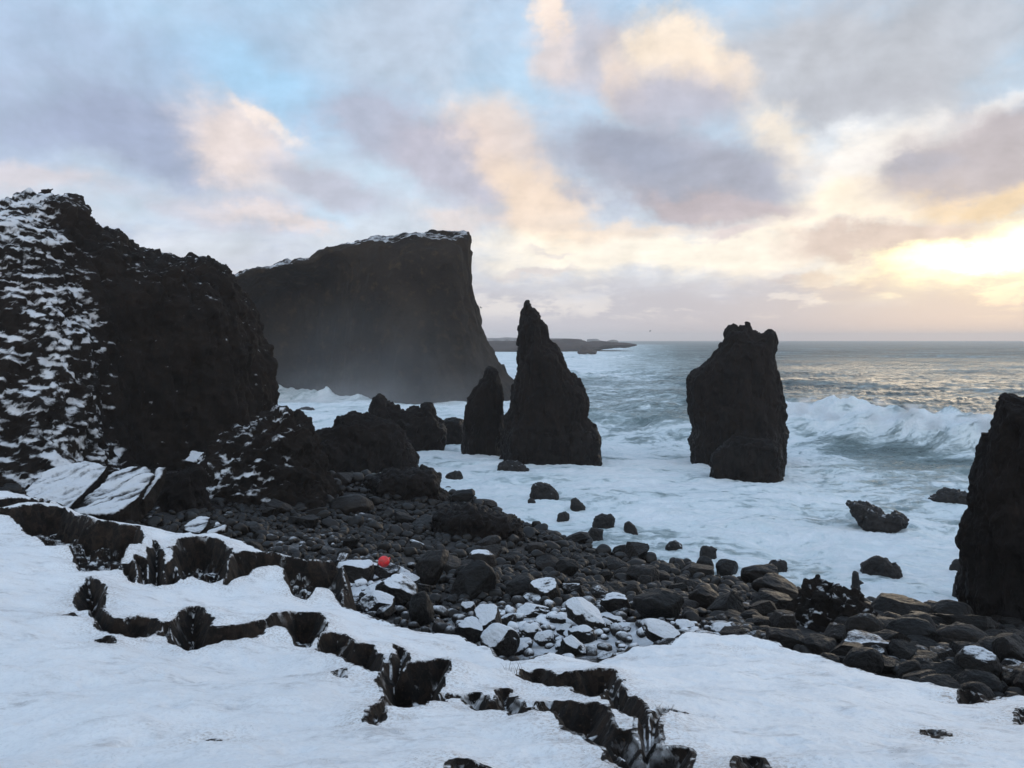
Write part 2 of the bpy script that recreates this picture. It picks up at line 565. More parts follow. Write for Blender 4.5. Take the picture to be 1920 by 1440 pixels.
# ------------------------------------------------------------------ rock builder
def rock(name, outline, d, depth, voxel, mat, label, cat, group=None, R=None, fwd=None, amp=0.35, namp=None, seed=1,
         blocks=0.25, bscale=0.8, nscale=0.5, snow=None, back=0.9, zstretch=0.6, flat=2.6, jag=0.0, kind=None, crack=0.0):
    """a free-standing rock: its outline stands upright at distance d, square to the line of sight, and the body
    swells to +-depth metres in front of and behind that plane; remeshed and weathered in 3-D."""
    outline = densify(outline, 9.0 if voxel < 0.4 else 14.0, jag, seed)
    xs = [p[0] for p in outline]
    cx = 0.5 * (min(xs) + max(xs))
    c = at(cx, 636, d)
    a = math.atan2(c.x, c.y)
    right = Vector((math.cos(a), -math.sin(a), 0)); fw = Vector((math.sin(a), math.cos(a), 0))
    dist0 = math.hypot(c.x, c.y)
    loc2 = []
    for p in outline:
        x, y, z = ray(*p)
        k = dist0 / (x * fw.x + y * fw.y)
        loc2.append(((x * right.x + y * right.y) * k, EYE + z * k))
    L = np.array(loc2)
    zmin = L[:, 1].min()
    x0, x1, z0, z1 = L[:, 0].min(), L[:, 0].max(), L[:, 1].min(), L[:, 1].max()
    st = max(voxel * 1.3, min(x1 - x0, z1 - z0) / 45.0)
    gx, gz = np.meshgrid(np.arange(x0 + st / 2, x1, st), np.arange(z0 + st / 2, z1, st))
    gx = gx.ravel() + rng.uniform(-.15, .15, gx.size) * st; gz = gz.ravel() + rng.uniform(-.15, .15, gz.size) * st
    m = inside(gx, gz, L)
    gx, gz = gx[m], gz[m]
    dd = seg_dist(gx, gz, L)
    m = dd > st * 0.5
    gx, gz, dd = gx[m], gz[m], dd[m]
    n = len(L)
    pts = [Vector((p[0], p[1])) for p in L] + [Vector((x, z)) for x, z in zip(gx, gz)]
    edges = [(i, (i + 1) % n) for i in range(n)]
    vv, _e, ff, ov, _oe, _of = geometry.delaunay_2d_cdt(pts, edges, [], 1, 1e-5)
    V2 = np.array([(v.x, v.y) for v in vv])
    dist = seg_dist(V2[:, 0], V2[:, 1], L)
    RR = R or max(dist.max() * 0.7, 0.05)
    h = depth * (1 - (1 - np.clip(dist / RR, 0, 1)) ** flat) ** (1 / flat)
    h[dist < 1e-4] = 0.0
    front = h.copy()
    if fwd is not None:
        # pixel coordinates of the outline plane
        kx = V2[:, 0] * right.x + fw.x * dist0; ky = V2[:, 0] * right.y + fw.y * dist0
        ppx, ppy = project(kx, ky, V2[:, 1])
        front = front + fwd(ppx, ppy, V2[:, 1]) * sstep(dist, 0, RR * 0.6)
    ff = [f for f in ff if len(f) == 3]
    tri = np.array(ff, int)
    nb = len(V2)
    edge = dist < 1e-4
    bidx = np.where(edge, np.arange(nb), np.arange(nb) + nb)
    VF = np.stack([V2[:, 0], -front, V2[:, 1]], 1)
    VB = np.stack([V2[:, 0], h * back, V2[:, 1]], 1)
    V = np.concatenate([VF, VB]); Fc = np.concatenate([tri, bidx[tri][:, ::-1]])
    used = np.zeros(len(V), bool); used[Fc.ravel()] = True
    re = np.cumsum(used) - 1
    me = mesh_from(name + '_raw', V[used], re[Fc])
    tmp = bpy.data.objects.new('tmp', me); COL.objects.link(tmp)
    mo = tmp.modifiers.new('r', 'REMESH'); mo.mode = 'VOXEL'; mo.voxel_size = voxel
    dg = bpy.context.evaluated_depsgraph_get()
    me2 = bpy.data.meshes.new_from_object(tmp.evaluated_get(dg))
    bpy.data.objects.remove(tmp); bpy.data.meshes.remove(me)
    nv = len(me2.vertices)
    co = np.empty(nv * 3, np.float32); me2.vertices.foreach_get('co', co); co = co.reshape(-1, 3).astype(float)
    no = np.empty(nv * 3, np.float32); me2.vertices.foreach_get('normal', no); no = no.reshape(-1, 3).astype(float)
    Q_ = co * np.array([1, 1, zstretch]) * nscale + seed * 3.7
    dsp = amp * (0.9 * fbm(Q_, 5, 0.55, seed) + 0.28 * ridged(Q_ * 1.9, 4, 0.55, seed + 5) - 0.2)
    if crack:
        qc = np.stack([co[:, 0] * 1.0, co[:, 1] * 1.0, co[:, 2] * 0.16], 1) * bscale * 1.5
        qc += 0.25 * np.stack([fbm(co * nscale, 2, 0.5, seed + 61), fbm(co * nscale + 7, 2, 0.5, seed + 62), 0 * co[:, 0]], 1)
        bv, ev = cellblocks(qc, seed + 77)
        dsp += crack * (1.0 * bv - 0.55 * ev)
    if blocks:
        wv = np.stack([fbm(co * bscale * 0.8 + 5.0, 2, 0.5, seed + 31), fbm(co * bscale * 0.8 + 15.0, 2, 0.5, seed + 32), fbm(co * bscale * 0.8 + 25.0, 2, 0.5, seed + 33)], 1)
        b1, e1 = cellblocks(co * np.array([1, 1, 0.7]) * bscale + wv * 0.7, seed)
        b2, e2 = cellblocks(co * np.array([1, 1, 0.8]) * bscale * 2.7 + wv * 1.2, seed + 9)
        dsp += blocks * (0.9 * b1 - 0.35 * e1 + 0.45 * b2 - 0.2 * e2)
    co += no * dsp[:, None]
    me2.vertices.foreach_set('co', co.astype(np.float32).ravel())
    me2.update()
    me2.vertices.foreach_get('normal', no32 := np.empty(nv * 3, np.float32)); no = no32.reshape(-1, 3).astype(float)
    base = Vector((fw.x * dist0, fw.y * dist0, 0))
    at_ = me2.attributes.new('snow', 'FLOAT', 'POINT')
    sv = np.full(nv, -2.0)
    if snow is not None:
        wx = co[:, 0] * right.x + (co[:, 1] + dist0) * fw.x
        wy = co[:, 0] * right.y + (co[:, 1] + dist0) * fw.y
        ppx, ppy = project(wx, wy, co[:, 2])
        sv = snow(ppx, ppy, co, no)
    at_.data.foreach_set('value', sv.astype(np.float32))
    # base of the thing at its foot
    foot = max(float(np.percentile(co[:, 2], 1)), zmin)
    co[:, 2] -= foot
    me2.vertices.foreach_set('co', co.astype(np.float32).ravel())
    me2.polygons.foreach_set('use_smooth', np.ones(len(me2.polygons), bool))
    me2.name = name
    me2.materials.clear()
    o = link(name, me2, mat, None, (base.x, base.y, foot), -a)
    return tag(o, label, cat, group, kind)

# ------------------------------------------------------------------ the big rocks
def up(no, lo=0.25, hi=0.7):
    return sstep(no[:, 2], lo, hi)

RIDGE = [(90, 370), (110, 420), (150, 480), (165, 530), (195, 590), (208, 650), (210, 720), (215, 790), (240, 860), (260, 930)]
def ridge_x(py):
    r = np.array(RIDGE)
    return np.interp(py, r[:, 1], r[:, 0])

def cliff_fwd(px, py, z):
    t = np.clip((py - 365) / 520.0, 0, 1.2)
    left = sstep(ridge_x(py) - px, -30, 130)
    return 11.0 * t * left + 2.0 * t

def cliff_snow(px, py, co, no):
    left = sstep(ridge_x(py) - px, -22, 16)
    Q_ = np.stack([co[:, 0] * 0.9 + co[:, 2] * 0.6, co[:, 1] * 0.9, co[:, 2] * 3.0], 1)
    st = fbm(Q_, 5, 0.62, 40)
    patch = fbm(co * 0.28, 3, 0.5, 44)
    v = left * (0.26 + 1.15 * st + 0.50 * patch + 0.45 * (no[:, 2] - 0.3) + 0.25 * sstep(py, 470, 380)) 
    fl = fbm(co * 1.9 * np.array([1, 1, 1.6]), 3, 0.6, 47) + 0.55 * fbm(co * 0.25, 2, 0.5, 48)
    right_ = (1 - left) * (0.02 + 0.75 * (fl - 0.34) + 0.42 * (no[:, 2] - 0.35))
    return v + right_ - 0.02

rock('sea_cliff', [(-380, 300), (-200, 335), (-80, 362), (0, 375), (22, 368), (60, 366), (110, 368), (140, 366), (157, 370), (165, 384), (172, 404), (182, 415),
     (192, 426), (204, 421), (213, 428), (226, 430), (235, 438), (252, 450), (264, 463), (300, 468), (320, 474), (333, 481), (375, 480), (400, 487),
     (425, 505), (445, 525), (458, 548), (470, 575), (480, 605), (490, 640), (497, 670), (503, 700), (507, 730), (507, 765), (503, 800), (480, 850),
     (460, 900), (450, 1010), (-380, 1010)], 62, 7.0, 0.15, M_CLIFF,
     'tall black sea cliff with snow streaks down its near flank, beside the tilted snowy slabs', 'cliff',
     R=7.0, fwd=cliff_fwd, amp=0.65, seed=4, crack=0.45, blocks=0.30, bscale=0.7, nscale=0.33, snow=cliff_snow, back=2.4, zstretch=0.7)

def hill_snow(px, py, co, no):
    top = sstep(no[:, 2], 0.45, 0.75)
    return -1.42 + 1.75 * sstep(no[:, 2], 0.62, 0.85) * np.maximum(sstep(px, 590, 640) * sstep(455 - 0.03 * (px - 700) - py, -9, 0), sstep(516 - 0.237 * (px - 450) + 7 - py, -3, 3) * sstep(600 - px, 0, 30)) + 0.3 * fbm(co * 0.35, 3, 0.5, 77)

def hill_fwd(px, py, z):
    return 10.0 * sstep(py, 440, 760) * (0.35 + 0.65 * sstep(px, 960, 800)) * sstep(px, 560, 760) - 20.0 * sstep(px, 760, 520)

rock('headland_hill', [(250, 560), (450, 516), (500, 500), (540, 491), (585, 484), (595, 468), (625, 464), (670, 455), (715, 447), (770, 443), (830, 441), (866, 441), (876, 446),
     (877, 500), (879, 555), (886, 585), (893, 612), (900, 640), (914, 664), (929, 686), (944, 706), (951, 728), (956, 790), (250, 790)], 178, 21.0, 0.55, M_HILL,
     'flat-topped dark tuff headland with thin snow along its crest, rising from surf and spray', 'headland',
     R=12.0, fwd=hill_fwd, amp=1.0, crack=0.8, seed=9, blocks=0.35, bscale=0.2, nscale=0.11, snow=hill_snow, back=3.2, zstretch=0.35, flat=3.0)

rock('sea_stack', [(874, 745), (886, 726), (896, 716), (908, 706), (911, 690), (918, 685), (930, 693), (937, 703), (944, 722), (947, 750), (947, 790), (944, 820), (940, 846), (938, 905), (866, 905), (865, 840), (868, 800), (871, 770)],
     86, 2.6, 0.13, M_STACK, 'short blunt black sea stack close against the tallest spire-shaped stack', 'sea stack', 'sea stacks in the surf',
     amp=0.34, crack=0.33, seed=13, blocks=0.18, bscale=0.7, nscale=0.6)

rock('sea_stack', [(978, 597), (977, 586), (982, 579), (984, 566), (990, 562), (996, 567), (997, 577), (1005, 580), (1013, 588), (1020, 597), (1027, 610), (1030, 625), (1032, 637), (1041, 641), (1052, 648), (1058, 660),
     (1060, 672), (1068, 688), (1077, 703), (1086, 718), (1095, 730), (1101, 748), (1103, 770), (1104, 785), (1114, 795), (1124, 808), (1130, 825), (1128, 850), (1126, 910), (936, 910), (937, 840), (942, 815), (950, 780),
     (958, 740), (964, 708), (968, 680), (971, 650), (974, 622)], 81, 4.2, 0.13, M_STACK,
     'tallest pointed black sea stack, a spire narrowing to a jagged tip', 'sea stack', 'sea stacks in the surf',
     amp=0.41, crack=0.42, seed=21, blocks=0.23, bscale=0.6, nscale=0.5, R=4.2, jag=0.0)

rock('sea_stack', [(1288, 712), (1297, 700), (1310, 690), (1322, 677), (1335, 662), (1343, 650), (1352, 640), (1358, 626), (1368, 614), (1378, 612), (1386, 617), (1392, 608), (1400, 604), (1408, 610), (1412, 620),
     (1420, 626), (1432, 625), (1446, 620), (1455, 623), (1458, 640), (1458, 672), (1460, 700), (1466, 730), (1472, 760), (1474, 790), (1480, 815), (1478, 850), (1470, 900), (1300, 900), (1292, 845), (1290, 825),
     (1298, 805), (1292, 780), (1289, 750)], 80, 4.4, 0.13, M_STACK,
     'broad black sea stack with a notched three-toothed crown standing apart in the foam', 'sea stack', 'sea stacks in the surf',
     amp=0.38, crack=0.42, seed=33, blocks=0.23, bscale=0.6, nscale=0.5, R=4.0)

rock('rock_block', [(1336, 848), (1350, 838), (1368, 822), (1390, 820), (1420, 822), (1450, 826), (1464, 840), (1469, 862), (1468, 890), (1466, 940), (1334, 940), (1334, 880)], 69, 1.9, 0.12, M_STACK,
     'low squared black block of rock in front of the notched stack', 'rock', R=0.7, flat=3.0, amp=0.32, seed=37, blocks=0.26, bscale=0.8, nscale=0.7)

rock('sea_stack', [(1868, 745), (1874, 734), (1890, 733), (1912, 741), (1960, 730), (2030, 745), (2090, 800), (2120, 900), (2150, 1050), (2160, 1300), (1830, 1300), (1822, 1220), (1812, 1160), (1800, 1120), (1797, 1080), (1800, 1030),
     (1797, 1000), (1803, 970), (1815, 950), (1822, 920), (1824, 890), (1832, 862), (1842, 838), (1850, 815), (1862, 795), (1868, 780), (1866, 760)], 31, 2.6, 0.07, M_STACK,
     'nearest black sea stack, a rough wall of rock rising straight from the beach boulders', 'sea stack', 'sea stacks in the surf',
     amp=0.24, crack=0.24, seed=41, blocks=0.13, bscale=1.1, nscale=0.9, R=2.6)

def crag_snow(px, py, co, no):
    f = fbm(co * np.array([1.1, 1.1, 1.9]), 3, 0.6, 51)
    reg = np.exp(-((px - 425) / 62.0) ** 2 - ((py - 905) / 45.0) ** 2)
    reg2 = 0.5 * np.exp(-((px - 510) / 80.0) ** 2 - ((py - 800) / 55.0) ** 2)
    return -0.12 + 1.0 * (f - 0.12) + 0.55 * reg + 0.30 * reg2 + 0.40 * (no[:, 2] - 0.35) - 0.5 * sstep(px, 520, 590)

rock('crag', [(360, 930), (366, 890), (378, 860), (394, 838), (418, 822), (440, 808), (462, 800), (480, 785), (500, 772), (518, 765), (535, 765), (548, 775), (570, 783), (582, 795), (588, 815), (592, 838), (602, 860), (612, 880),
     (620, 905), (636, 940), (645, 1010), (350, 1010), (348, 960)], 52, 3.2, 0.10, M_CLIFF,
     'low jagged black crag flecked with snow at the foot of the tall cliff', 'crag', fwd=lambda px, py, z: 2.5 * sstep(py, 800, 960),
     amp=0.5, seed=52, blocks=0.45, bscale=0.9, nscale=0.7, snow=crag_snow)

rock('sea_rock', [(592, 812), (605, 803), (622, 803), (632, 785), (645, 775), (665, 774), (690, 780), (705, 785), (735, 790), (752, 800), (762, 818), (775, 840), (783, 862), (784, 905), (590, 905), (588, 840)], 74, 3.4, 0.14, M_STACK,
     'hump-backed dark rock rising from the foam beyond the low crag', 'rock', 'rocks standing in the surf', amp=0.5, seed=61, blocks=0.34, bscale=0.7, nscale=0.6)
rock('sea_rock', [(691, 760), (700, 745), (712, 737), (722, 742), (735, 756), (748, 768), (762, 772), (775, 765), (788, 767), (798, 757), (812, 758), (820, 775), (826, 790), (838, 800), (836, 830), (815, 880), (690, 880), (690, 790)], 91, 3.0, 0.15, M_STACK,
     'dark rock with a pointed peak and a lower knob behind the hump-backed rock', 'rock', 'rocks standing in the surf', amp=0.5, seed=63, blocks=0.34, bscale=0.7, nscale=0.6)
rock('sea_rock', [(826, 792), (836, 784), (852, 781), (866, 786), (872, 800), (872, 860), (828, 860), (824, 820)], 98, 1.6, 0.14, M_STACK,
     'small rounded rock with water trickling off, beside the blunt stack', 'rock', 'rocks standing in the surf', amp=0.3, seed=65, blocks=0.2, bscale=0.9, nscale=0.8)
def wash(px, py, co, no):
    return -0.35 + 0.9 * fbm(co * 1.3, 3, 0.6, 90) + 0.25 * (no[:, 2] - 0.4)
rock('sea_rock', [(553, 774), (562, 767), (575, 763), (586, 765), (594, 771), (602, 775), (612, 786), (615, 815), (550, 815)], 125, 1.6, 0.16, M_SEAROCK,
     'small wave-washed rock alone in the bay beyond the crag', 'rock', 'rocks standing in the surf', amp=0.35, seed=67, blocks=0.3, bscale=0.7, nscale=0.6, snow=wash)

# far coast
M_FAR = rock_mat('far_lava', (0.035, 0.026, 0.024, 1), (0.055, 0.040, 0.036, 1), (0.075, 0.05, 0.04, 1), 0.06, 0.95, 'none', 0.6, 2.0, spec=0.1)
rock('lava_headland', [(840, 639), (960, 639), (1020, 637), (1060, 635), (1080, 636), (1098, 638), (1100, 641), (1130, 640), (1150, 641), (1175, 643), (1192, 645), (1198, 648), (1170, 652), (1130, 654), (1118, 660), (1095, 662), (1060, 668), (840, 672)],
     800, 40, 1.6, M_FAR, 'low reddish lava headland on the horizon beyond the spire stack', 'headland', R=14, amp=0.9, seed=71, blocks=0.8, bscale=0.06, nscale=0.05, back=2.5, zstretch=1.0)
rock('distant_coast', [(830, 634.2), (905, 633.6), (930, 634.0), (950, 632.2), (958, 632.8), (990, 633.8), (1040, 634.2), (1120, 635.6), (1160, 637.6), (1160, 645), (830, 645)],
     2200, 160, 6.0, M_FAR, 'faint low coastline on the skyline behind the lava headland', 'coast', R=20, amp=1.0, seed=73, blocks=0.0, nscale=0.03, back=1.5)
rock('sea_rock', [(1086, 652), (1092, 646), (1100, 650), (1108, 652), (1114, 655), (1121, 657), (1118, 664), (1082, 664)], 640, 6, 0.9, M_FAR,
     'small jagged rock in white surf just off the lava headland', 'rock', 'rocks standing in the surf', amp=1.0, seed=75, blocks=1.2, bscale=0.12, nscale=0.12)
rock('sea_rock', [(938, 700), (936, 685), (942, 683), (947, 686), (950, 698), (957, 708), (960, 730), (935, 730)], 176, 2.5, 0.25, M_STACK,
     'small squared outcrop at the seaward foot of the flat-topped headland', 'rock', 'rocks standing in the surf', amp=0.5, seed=77, blocks=0.5, bscale=0.4, nscale=0.4)

# loose rocks on the two skylines
for pts, d, lab, sd in [
    ([(28, 372), (34, 364), (46, 362), (55, 366), (56, 376), (28, 378)], 61.0, 'low dark rock lying on the snowy crest of the tall cliff', 81),
    ([(70, 368), (76, 358), (74, 354), (84, 354), (90, 351), (101, 354), (96, 362), (98, 372), (70, 374)], 61.5, 'overhanging dark rock perched highest on the snowy crest of the tall cliff', 82),
    ([(664, 462), (664, 452), (672, 450), (678, 455), (680, 462)], 178, 'leftmost small rock on the snowy rim of the flat-topped headland', 83),
    ([(711, 454), (712, 443), (719, 442), (724, 447), (725, 455)], 178, 'squared rock standing tallest on the snowy rim of the flat-topped headland', 84),
    ([(763, 448), (765, 440), (772, 439), (777, 443), (778, 449)], 178, 'rounded rock on the snowy rim between squared rock and the headland edge', 85)]:
    big_ = d > 100
    rock('summit_rock', pts, d, 0.7 if big_ else 0.35, 0.12 if big_ else 0.05, M_STACK, lab, 'rock', 'loose rocks on the crests', amp=0.15, seed=sd, blocks=0.12, bscale=1.5, nscale=1.2)

# dark ledges and crags on the beach
def crag2_snow(px, py, co, no):
    f = fbm(co * np.array([3.0, 3.0, 4.0]), 3, 0.6, 151)
    reg = np.exp(-((px - 1490) / 30.0) ** 2 - ((py - 1165) / 22.0) ** 2)
    return -0.30 + 1.0 * (f - 0.02) + 0.60 * reg + 0.5 * (no[:, 2] - 0.3)
rock('crag', [(1452, 1195), (1462, 1170), (1478, 1150), (1490, 1120), (1502, 1104), (1515, 1090), (1530, 1086), (1545, 1095), (1556, 1108), (1572, 1100), (1600, 1106), (1616, 1110), (1622, 1128), (1640, 1150), (1645, 1230), (1450, 1230)], 23.0, 0.95, 0.05, M_CLIFF,
     'black spiky crag sprinkled with snow between beach boulders and the snow bank', 'crag', amp=0.20, seed=91, blocks=0.22, bscale=2.2, nscale=1.7, snow=crag2_snow, fwd=lambda px, py, z: 0.7 * sstep(py, 1090, 1200))
rock('rock_ledge', [(620, 900), (640, 890), (662, 888), (686, 892), (700, 905), (706, 950), (615, 950)], 61, 1.5, 0.09, M_STACK,
     'flat black ledge at the water between the snow-flecked crag and the long ledge', 'ledge', 'black ledges at the shore', amp=0.25, seed=93, blocks=0.25, bscale=1.0, nscale=0.9)
rock('rock_ledge', [(692, 905), (702, 888), (730, 880), (765, 877), (795, 876), (812, 884), (826, 898), (828, 915), (845, 935), (840, 965), (690, 965)], 57, 1.8, 0.09, M_STACK,
     'long black ledge with a smooth back at the edge of the foam', 'ledge', 'black ledges at the shore', amp=0.28, seed=95, blocks=0.28, bscale=1.0, nscale=0.9)
rock('rock_ledge', [(812, 990), (815, 968), (830, 955), (868, 948), (905, 950), (930, 960), (972, 968), (978, 985), (978, 1025), (810, 1025)], 45, 1.4, 0.075, M_STACK,
     'squat blackest ledge in the middle of the boulder beach', 'ledge', 'black ledges at the shore', amp=0.25, seed=97, blocks=0.22, bscale=1.1, nscale=1.0)
rock('rock_outcrop', [(300, 905), (312, 885), (345, 872), (372, 880), (390, 915), (420, 960), (440, 1040), (240, 1040), (262, 960), (280, 930)], 44, 1.6, 0.08, M_STACK,
     'brownish black outcrop between the snowy slabs and the snow-flecked crag', 'outcrop', amp=0.35, seed=99, blocks=0.3, bscale=0.9, nscale=0.8)

# skerries awash
def skerry_snow(px, py, co, no):
    return -0.22 + 1.0 * fbm(co * 2.2, 3, 0.6, 190) + 0.25 * (no[:, 2] - 0.5)
SK = [
 ([(932, 876), (938, 868), (955, 865), (968, 864), (980, 870), (992, 880)], 'flat rock awash right at the foot of the spire stack'),
 ([(835, 893), (842, 886), (852, 882), (862, 884), (868, 892)], 'little dark rock awash below the blunt stack'),
 ([(994, 916), (1000, 908), (1018, 906), (1035, 912), (1048, 924), (1050, 930)], 'long dark rock awash with a sloping back, out from the boulders'),
 ([(990, 939), (993, 934), (999, 935), (1003, 940)], 'tiny rock awash near the tip of the boulder beach'),
 ([(1068, 950), (1071, 936), (1080, 933), (1090, 942), (1098, 951)], 'upright wedge of dark rock alone in the foam'),
 ([(1044, 965), (1050, 959), (1062, 958), (1068, 964)], 'flat dark stone awash beneath the upright wedge'),
 ([(1110, 982), (1116, 968), (1130, 963), (1146, 963), (1154, 972), (1152, 985)], 'rounded dark rock awash, largest of the three off the beach'),
 ([(1168, 990), (1170, 979), (1180, 975), (1190, 984), (1196, 992)], 'dark rock awash beside the rounded one, farther from the beach'),
 ([(1103, 998), (1108, 989), (1120, 988), (1132, 994), (1130, 1004)], 'low dark rock awash just seaward of the last boulders'),
 ([(1247, 1022), (1255, 1013), (1266, 1012), (1280, 1022)], 'low wet rock at the foam edge, streaked by backwash'),
 ([(1313, 1028), (1318, 1022), (1334, 1023), (1344, 1030), (1342, 1036)], 'small low rock awash beyond the beach boulders'),
 ([(1436, 1064), (1446, 1054), (1462, 1050), (1476, 1054), (1477, 1064)], 'grey rock streaked with running foam off the crag'),
 ([(1583, 942), (1596, 939), (1625, 942), (1645, 955), (1660, 962), (1690, 964), (1701, 975), (1695, 986), (1660, 990), (1632, 990), (1612, 975), (1600, 958)], 'broad flat-topped reef with white patches, amid foam'),
 ([(1732, 934), (1750, 928), (1765, 920), (1780, 917), (1800, 918), (1815, 926), (1825, 942)], 'smooth brownish reef against the nearest stack'),
 ([(1612, 1056), (1622, 1047), (1645, 1043), (1662, 1048), (1680, 1060), (1692, 1068)], 'arched dark reef awash off the spiky crag'),
 ([(1597, 1080), (1602, 1071), (1608, 1074), (1613, 1086), (1622, 1094), (1612, 1097)], 'thin broken rock poking from foam beside the arched reef'),
 ([(1780, 1062), (1788, 1052), (1800, 1049), (1806, 1060)], 'small rock awash touching the nearest stack'),
 ([(1786, 1098), (1794, 1086), (1806, 1086), (1806, 1102)], 'small dark rock at the waterline under the nearest stack'),
]
for i, (pts, lab) in enumerate(SK):
    bot = max(p[1] for p in pts); l = min(p[0] for p in pts); r_ = max(p[0] for p in pts)
    d = at_z(0.5 * (l + r_), bot, 0.25).y
    d += 0.95 * min(0.27 * (r_ - l) * d / FPX, 1.1)
    dn = 1507.0 / d * 0.8
    if i == 12:
        ol = pts
        ol = [(1583, 942), (1596, 939), (1625, 942), (1645, 955), (1660, 962), (1690, 964), (1701, 975), (1698, 990), (1660, 996), (1632, 996), (1606, 976)]
    else:
        ol = pts + [(r_ + 2, bot + dn), (l - 2, bot + dn)]
    wm = (r_ - l) * d / FPX
    rock('skerry', ol, d, min(0.27 * wm, 1.1), max(0.045, wm / 45), M_SEAROCK, lab, 'rock', 'wave-washed skerries off the beach',
         amp=0.03 + 0.06 * wm, seed=200 + i, blocks=0.02 + 0.06 * wm, bscale=1.6, nscale=1.2, snow=skerry_snow if i in (12, 9, 11, 0) else (lambda px, py, co, no: -0.45 + 0.9 * fbm(co * 2.2, 3, 0.6, 190)))

# ------------------------------------------------------------------ the snow slope
def cp(px, py, d):
    p = at(px, py, d)
    return (p.x, p.y, p.z)

BASE = TPS([cp(-300, 1440, 5.6), cp(0, 1440, 5.3), (0, 0, 10.4), (0, -6, 10.5), (-9, 0, 10.9), (9, 0, 10.2), (-30, -25, 11.4), (30, -25, 10.4), (0, -40, 11), (-25, 8, 10.2), (25, 6, 9.6),
            cp(480, 1440, 5.0), cp(960, 1440, 5.0), cp(1440, 1440, 5.0), cp(1920, 1440, 5.2), cp(2250, 1440, 5.4),
            cp(-300, 1200, 9.5), cp(0, 1250, 8.6), cp(300, 1260, 8.9), cp(600, 1260, 9.3), cp(960, 1290, 9.0), cp(1200, 1290, 9.5), cp(1400, 1300, 9.4), cp(1650, 1340, 8.2), cp(1900, 1390, 6.8),
            cp(-300, 1060, 14), cp(0, 1100, 13.4), cp(200, 1140, 12.8), cp(450, 1160, 13.2), cp(620, 1180, 13.4), cp(800, 1225, 12.2), cp(970, 1243, 12.0),
            cp(-300, 960, 21), cp(0, 985, 20), cp(140, 1050, 17), cp(330, 1098, 16.0), cp(430, 1110, 16.2), cp(540, 1092, 17.2), cp(620, 1110, 17.2), cp(700, 1150, 16.0), cp(860, 1190, 14.5),
            cp(1150, 1222, 14.0), cp(1290, 1197, 15.2), cp(1400, 1195, 15), cp(1500, 1220, 13.8), cp(1660, 1252, 12.4), cp(1800, 1292, 11), cp(1920, 1300, 10.6), cp(2250, 1310, 10.6),
            cp(-300, 905, 27), cp(0, 916, 26), cp(95, 950, 24), cp(250, 985, 22), cp(400, 1028, 20.5), cp(520, 1040, 20.2), cp(610, 1055, 20.4)], 0.01)

def drop_to(F_, px, py, d0=2.0, d1=60.0, n=700):
    """where the sight line through a pixel meets the surface F_"""
    x, y, z = ray(px, py)
    d = np.geomspace(d0, d1, n)
    k = d / y
    g = EYE + z * k - F_(x * k, d)
    i = np.argmax(g < 0)
    if g[i] >= 0: i = n - 1
    if i == 0: return x * k[0], d[0]
    t = g[i - 1] / (g[i - 1] - g[i])
    dd = d[i - 1] + (d[i] - d[i - 1]) * t
    return x * dd / y, dd

EDGE = [(-420, 900), (-250, 903), (0, 916), (40, 926), (95, 948), (118, 961), (160, 966), (220, 975), (330, 992), (440, 1016), (520, 1038), (575, 1046), (612, 1056), (632, 1066), (636, 1100), (632, 1122),
        (640, 1128), (668, 1136), (700, 1150), (740, 1166), (800, 1180), (860, 1190), (900, 1216), (935, 1234), (970, 1244), (1030, 1238), (1100, 1232), (1190, 1217), (1260, 1211), (1290, 1197), (1340, 1194),
        (1400, 1196), (1450, 1206), (1500, 1221), (1580, 1236), (1650, 1251), (1700, 1262), (1750, 1275), (1800, 1292), (1850, 1301), (1920, 1299), (2050, 1304), (2300, 1312)]
edge_plan = [drop_to(BASE, *p) for p in densify(EDGE, 14, 1.2, 5)[:-60] + []]
edge_plan = []
_r = random.Random(5)
for i in range(len(EDGE) - 1):
    a, b = EDGE[i], EDGE[i + 1]
    n_ = max(1, int(math.hypot(b[0] - a[0], b[1] - a[1]) / 12))
    for q in range(n_):
        t = q / n_
        edge_plan.append(drop_to(BASE, a[0] + (b[0] - a[0]) * t, a[1] + (b[1] - a[1]) * t + _r.uniform(-1.3, 1.3)))
edge_plan.append(drop_to(BASE, *EDGE[-1]))
snow_poly = edge_plan + [(60, 4), (70, -70), (-70, -70), (-60, 30)]

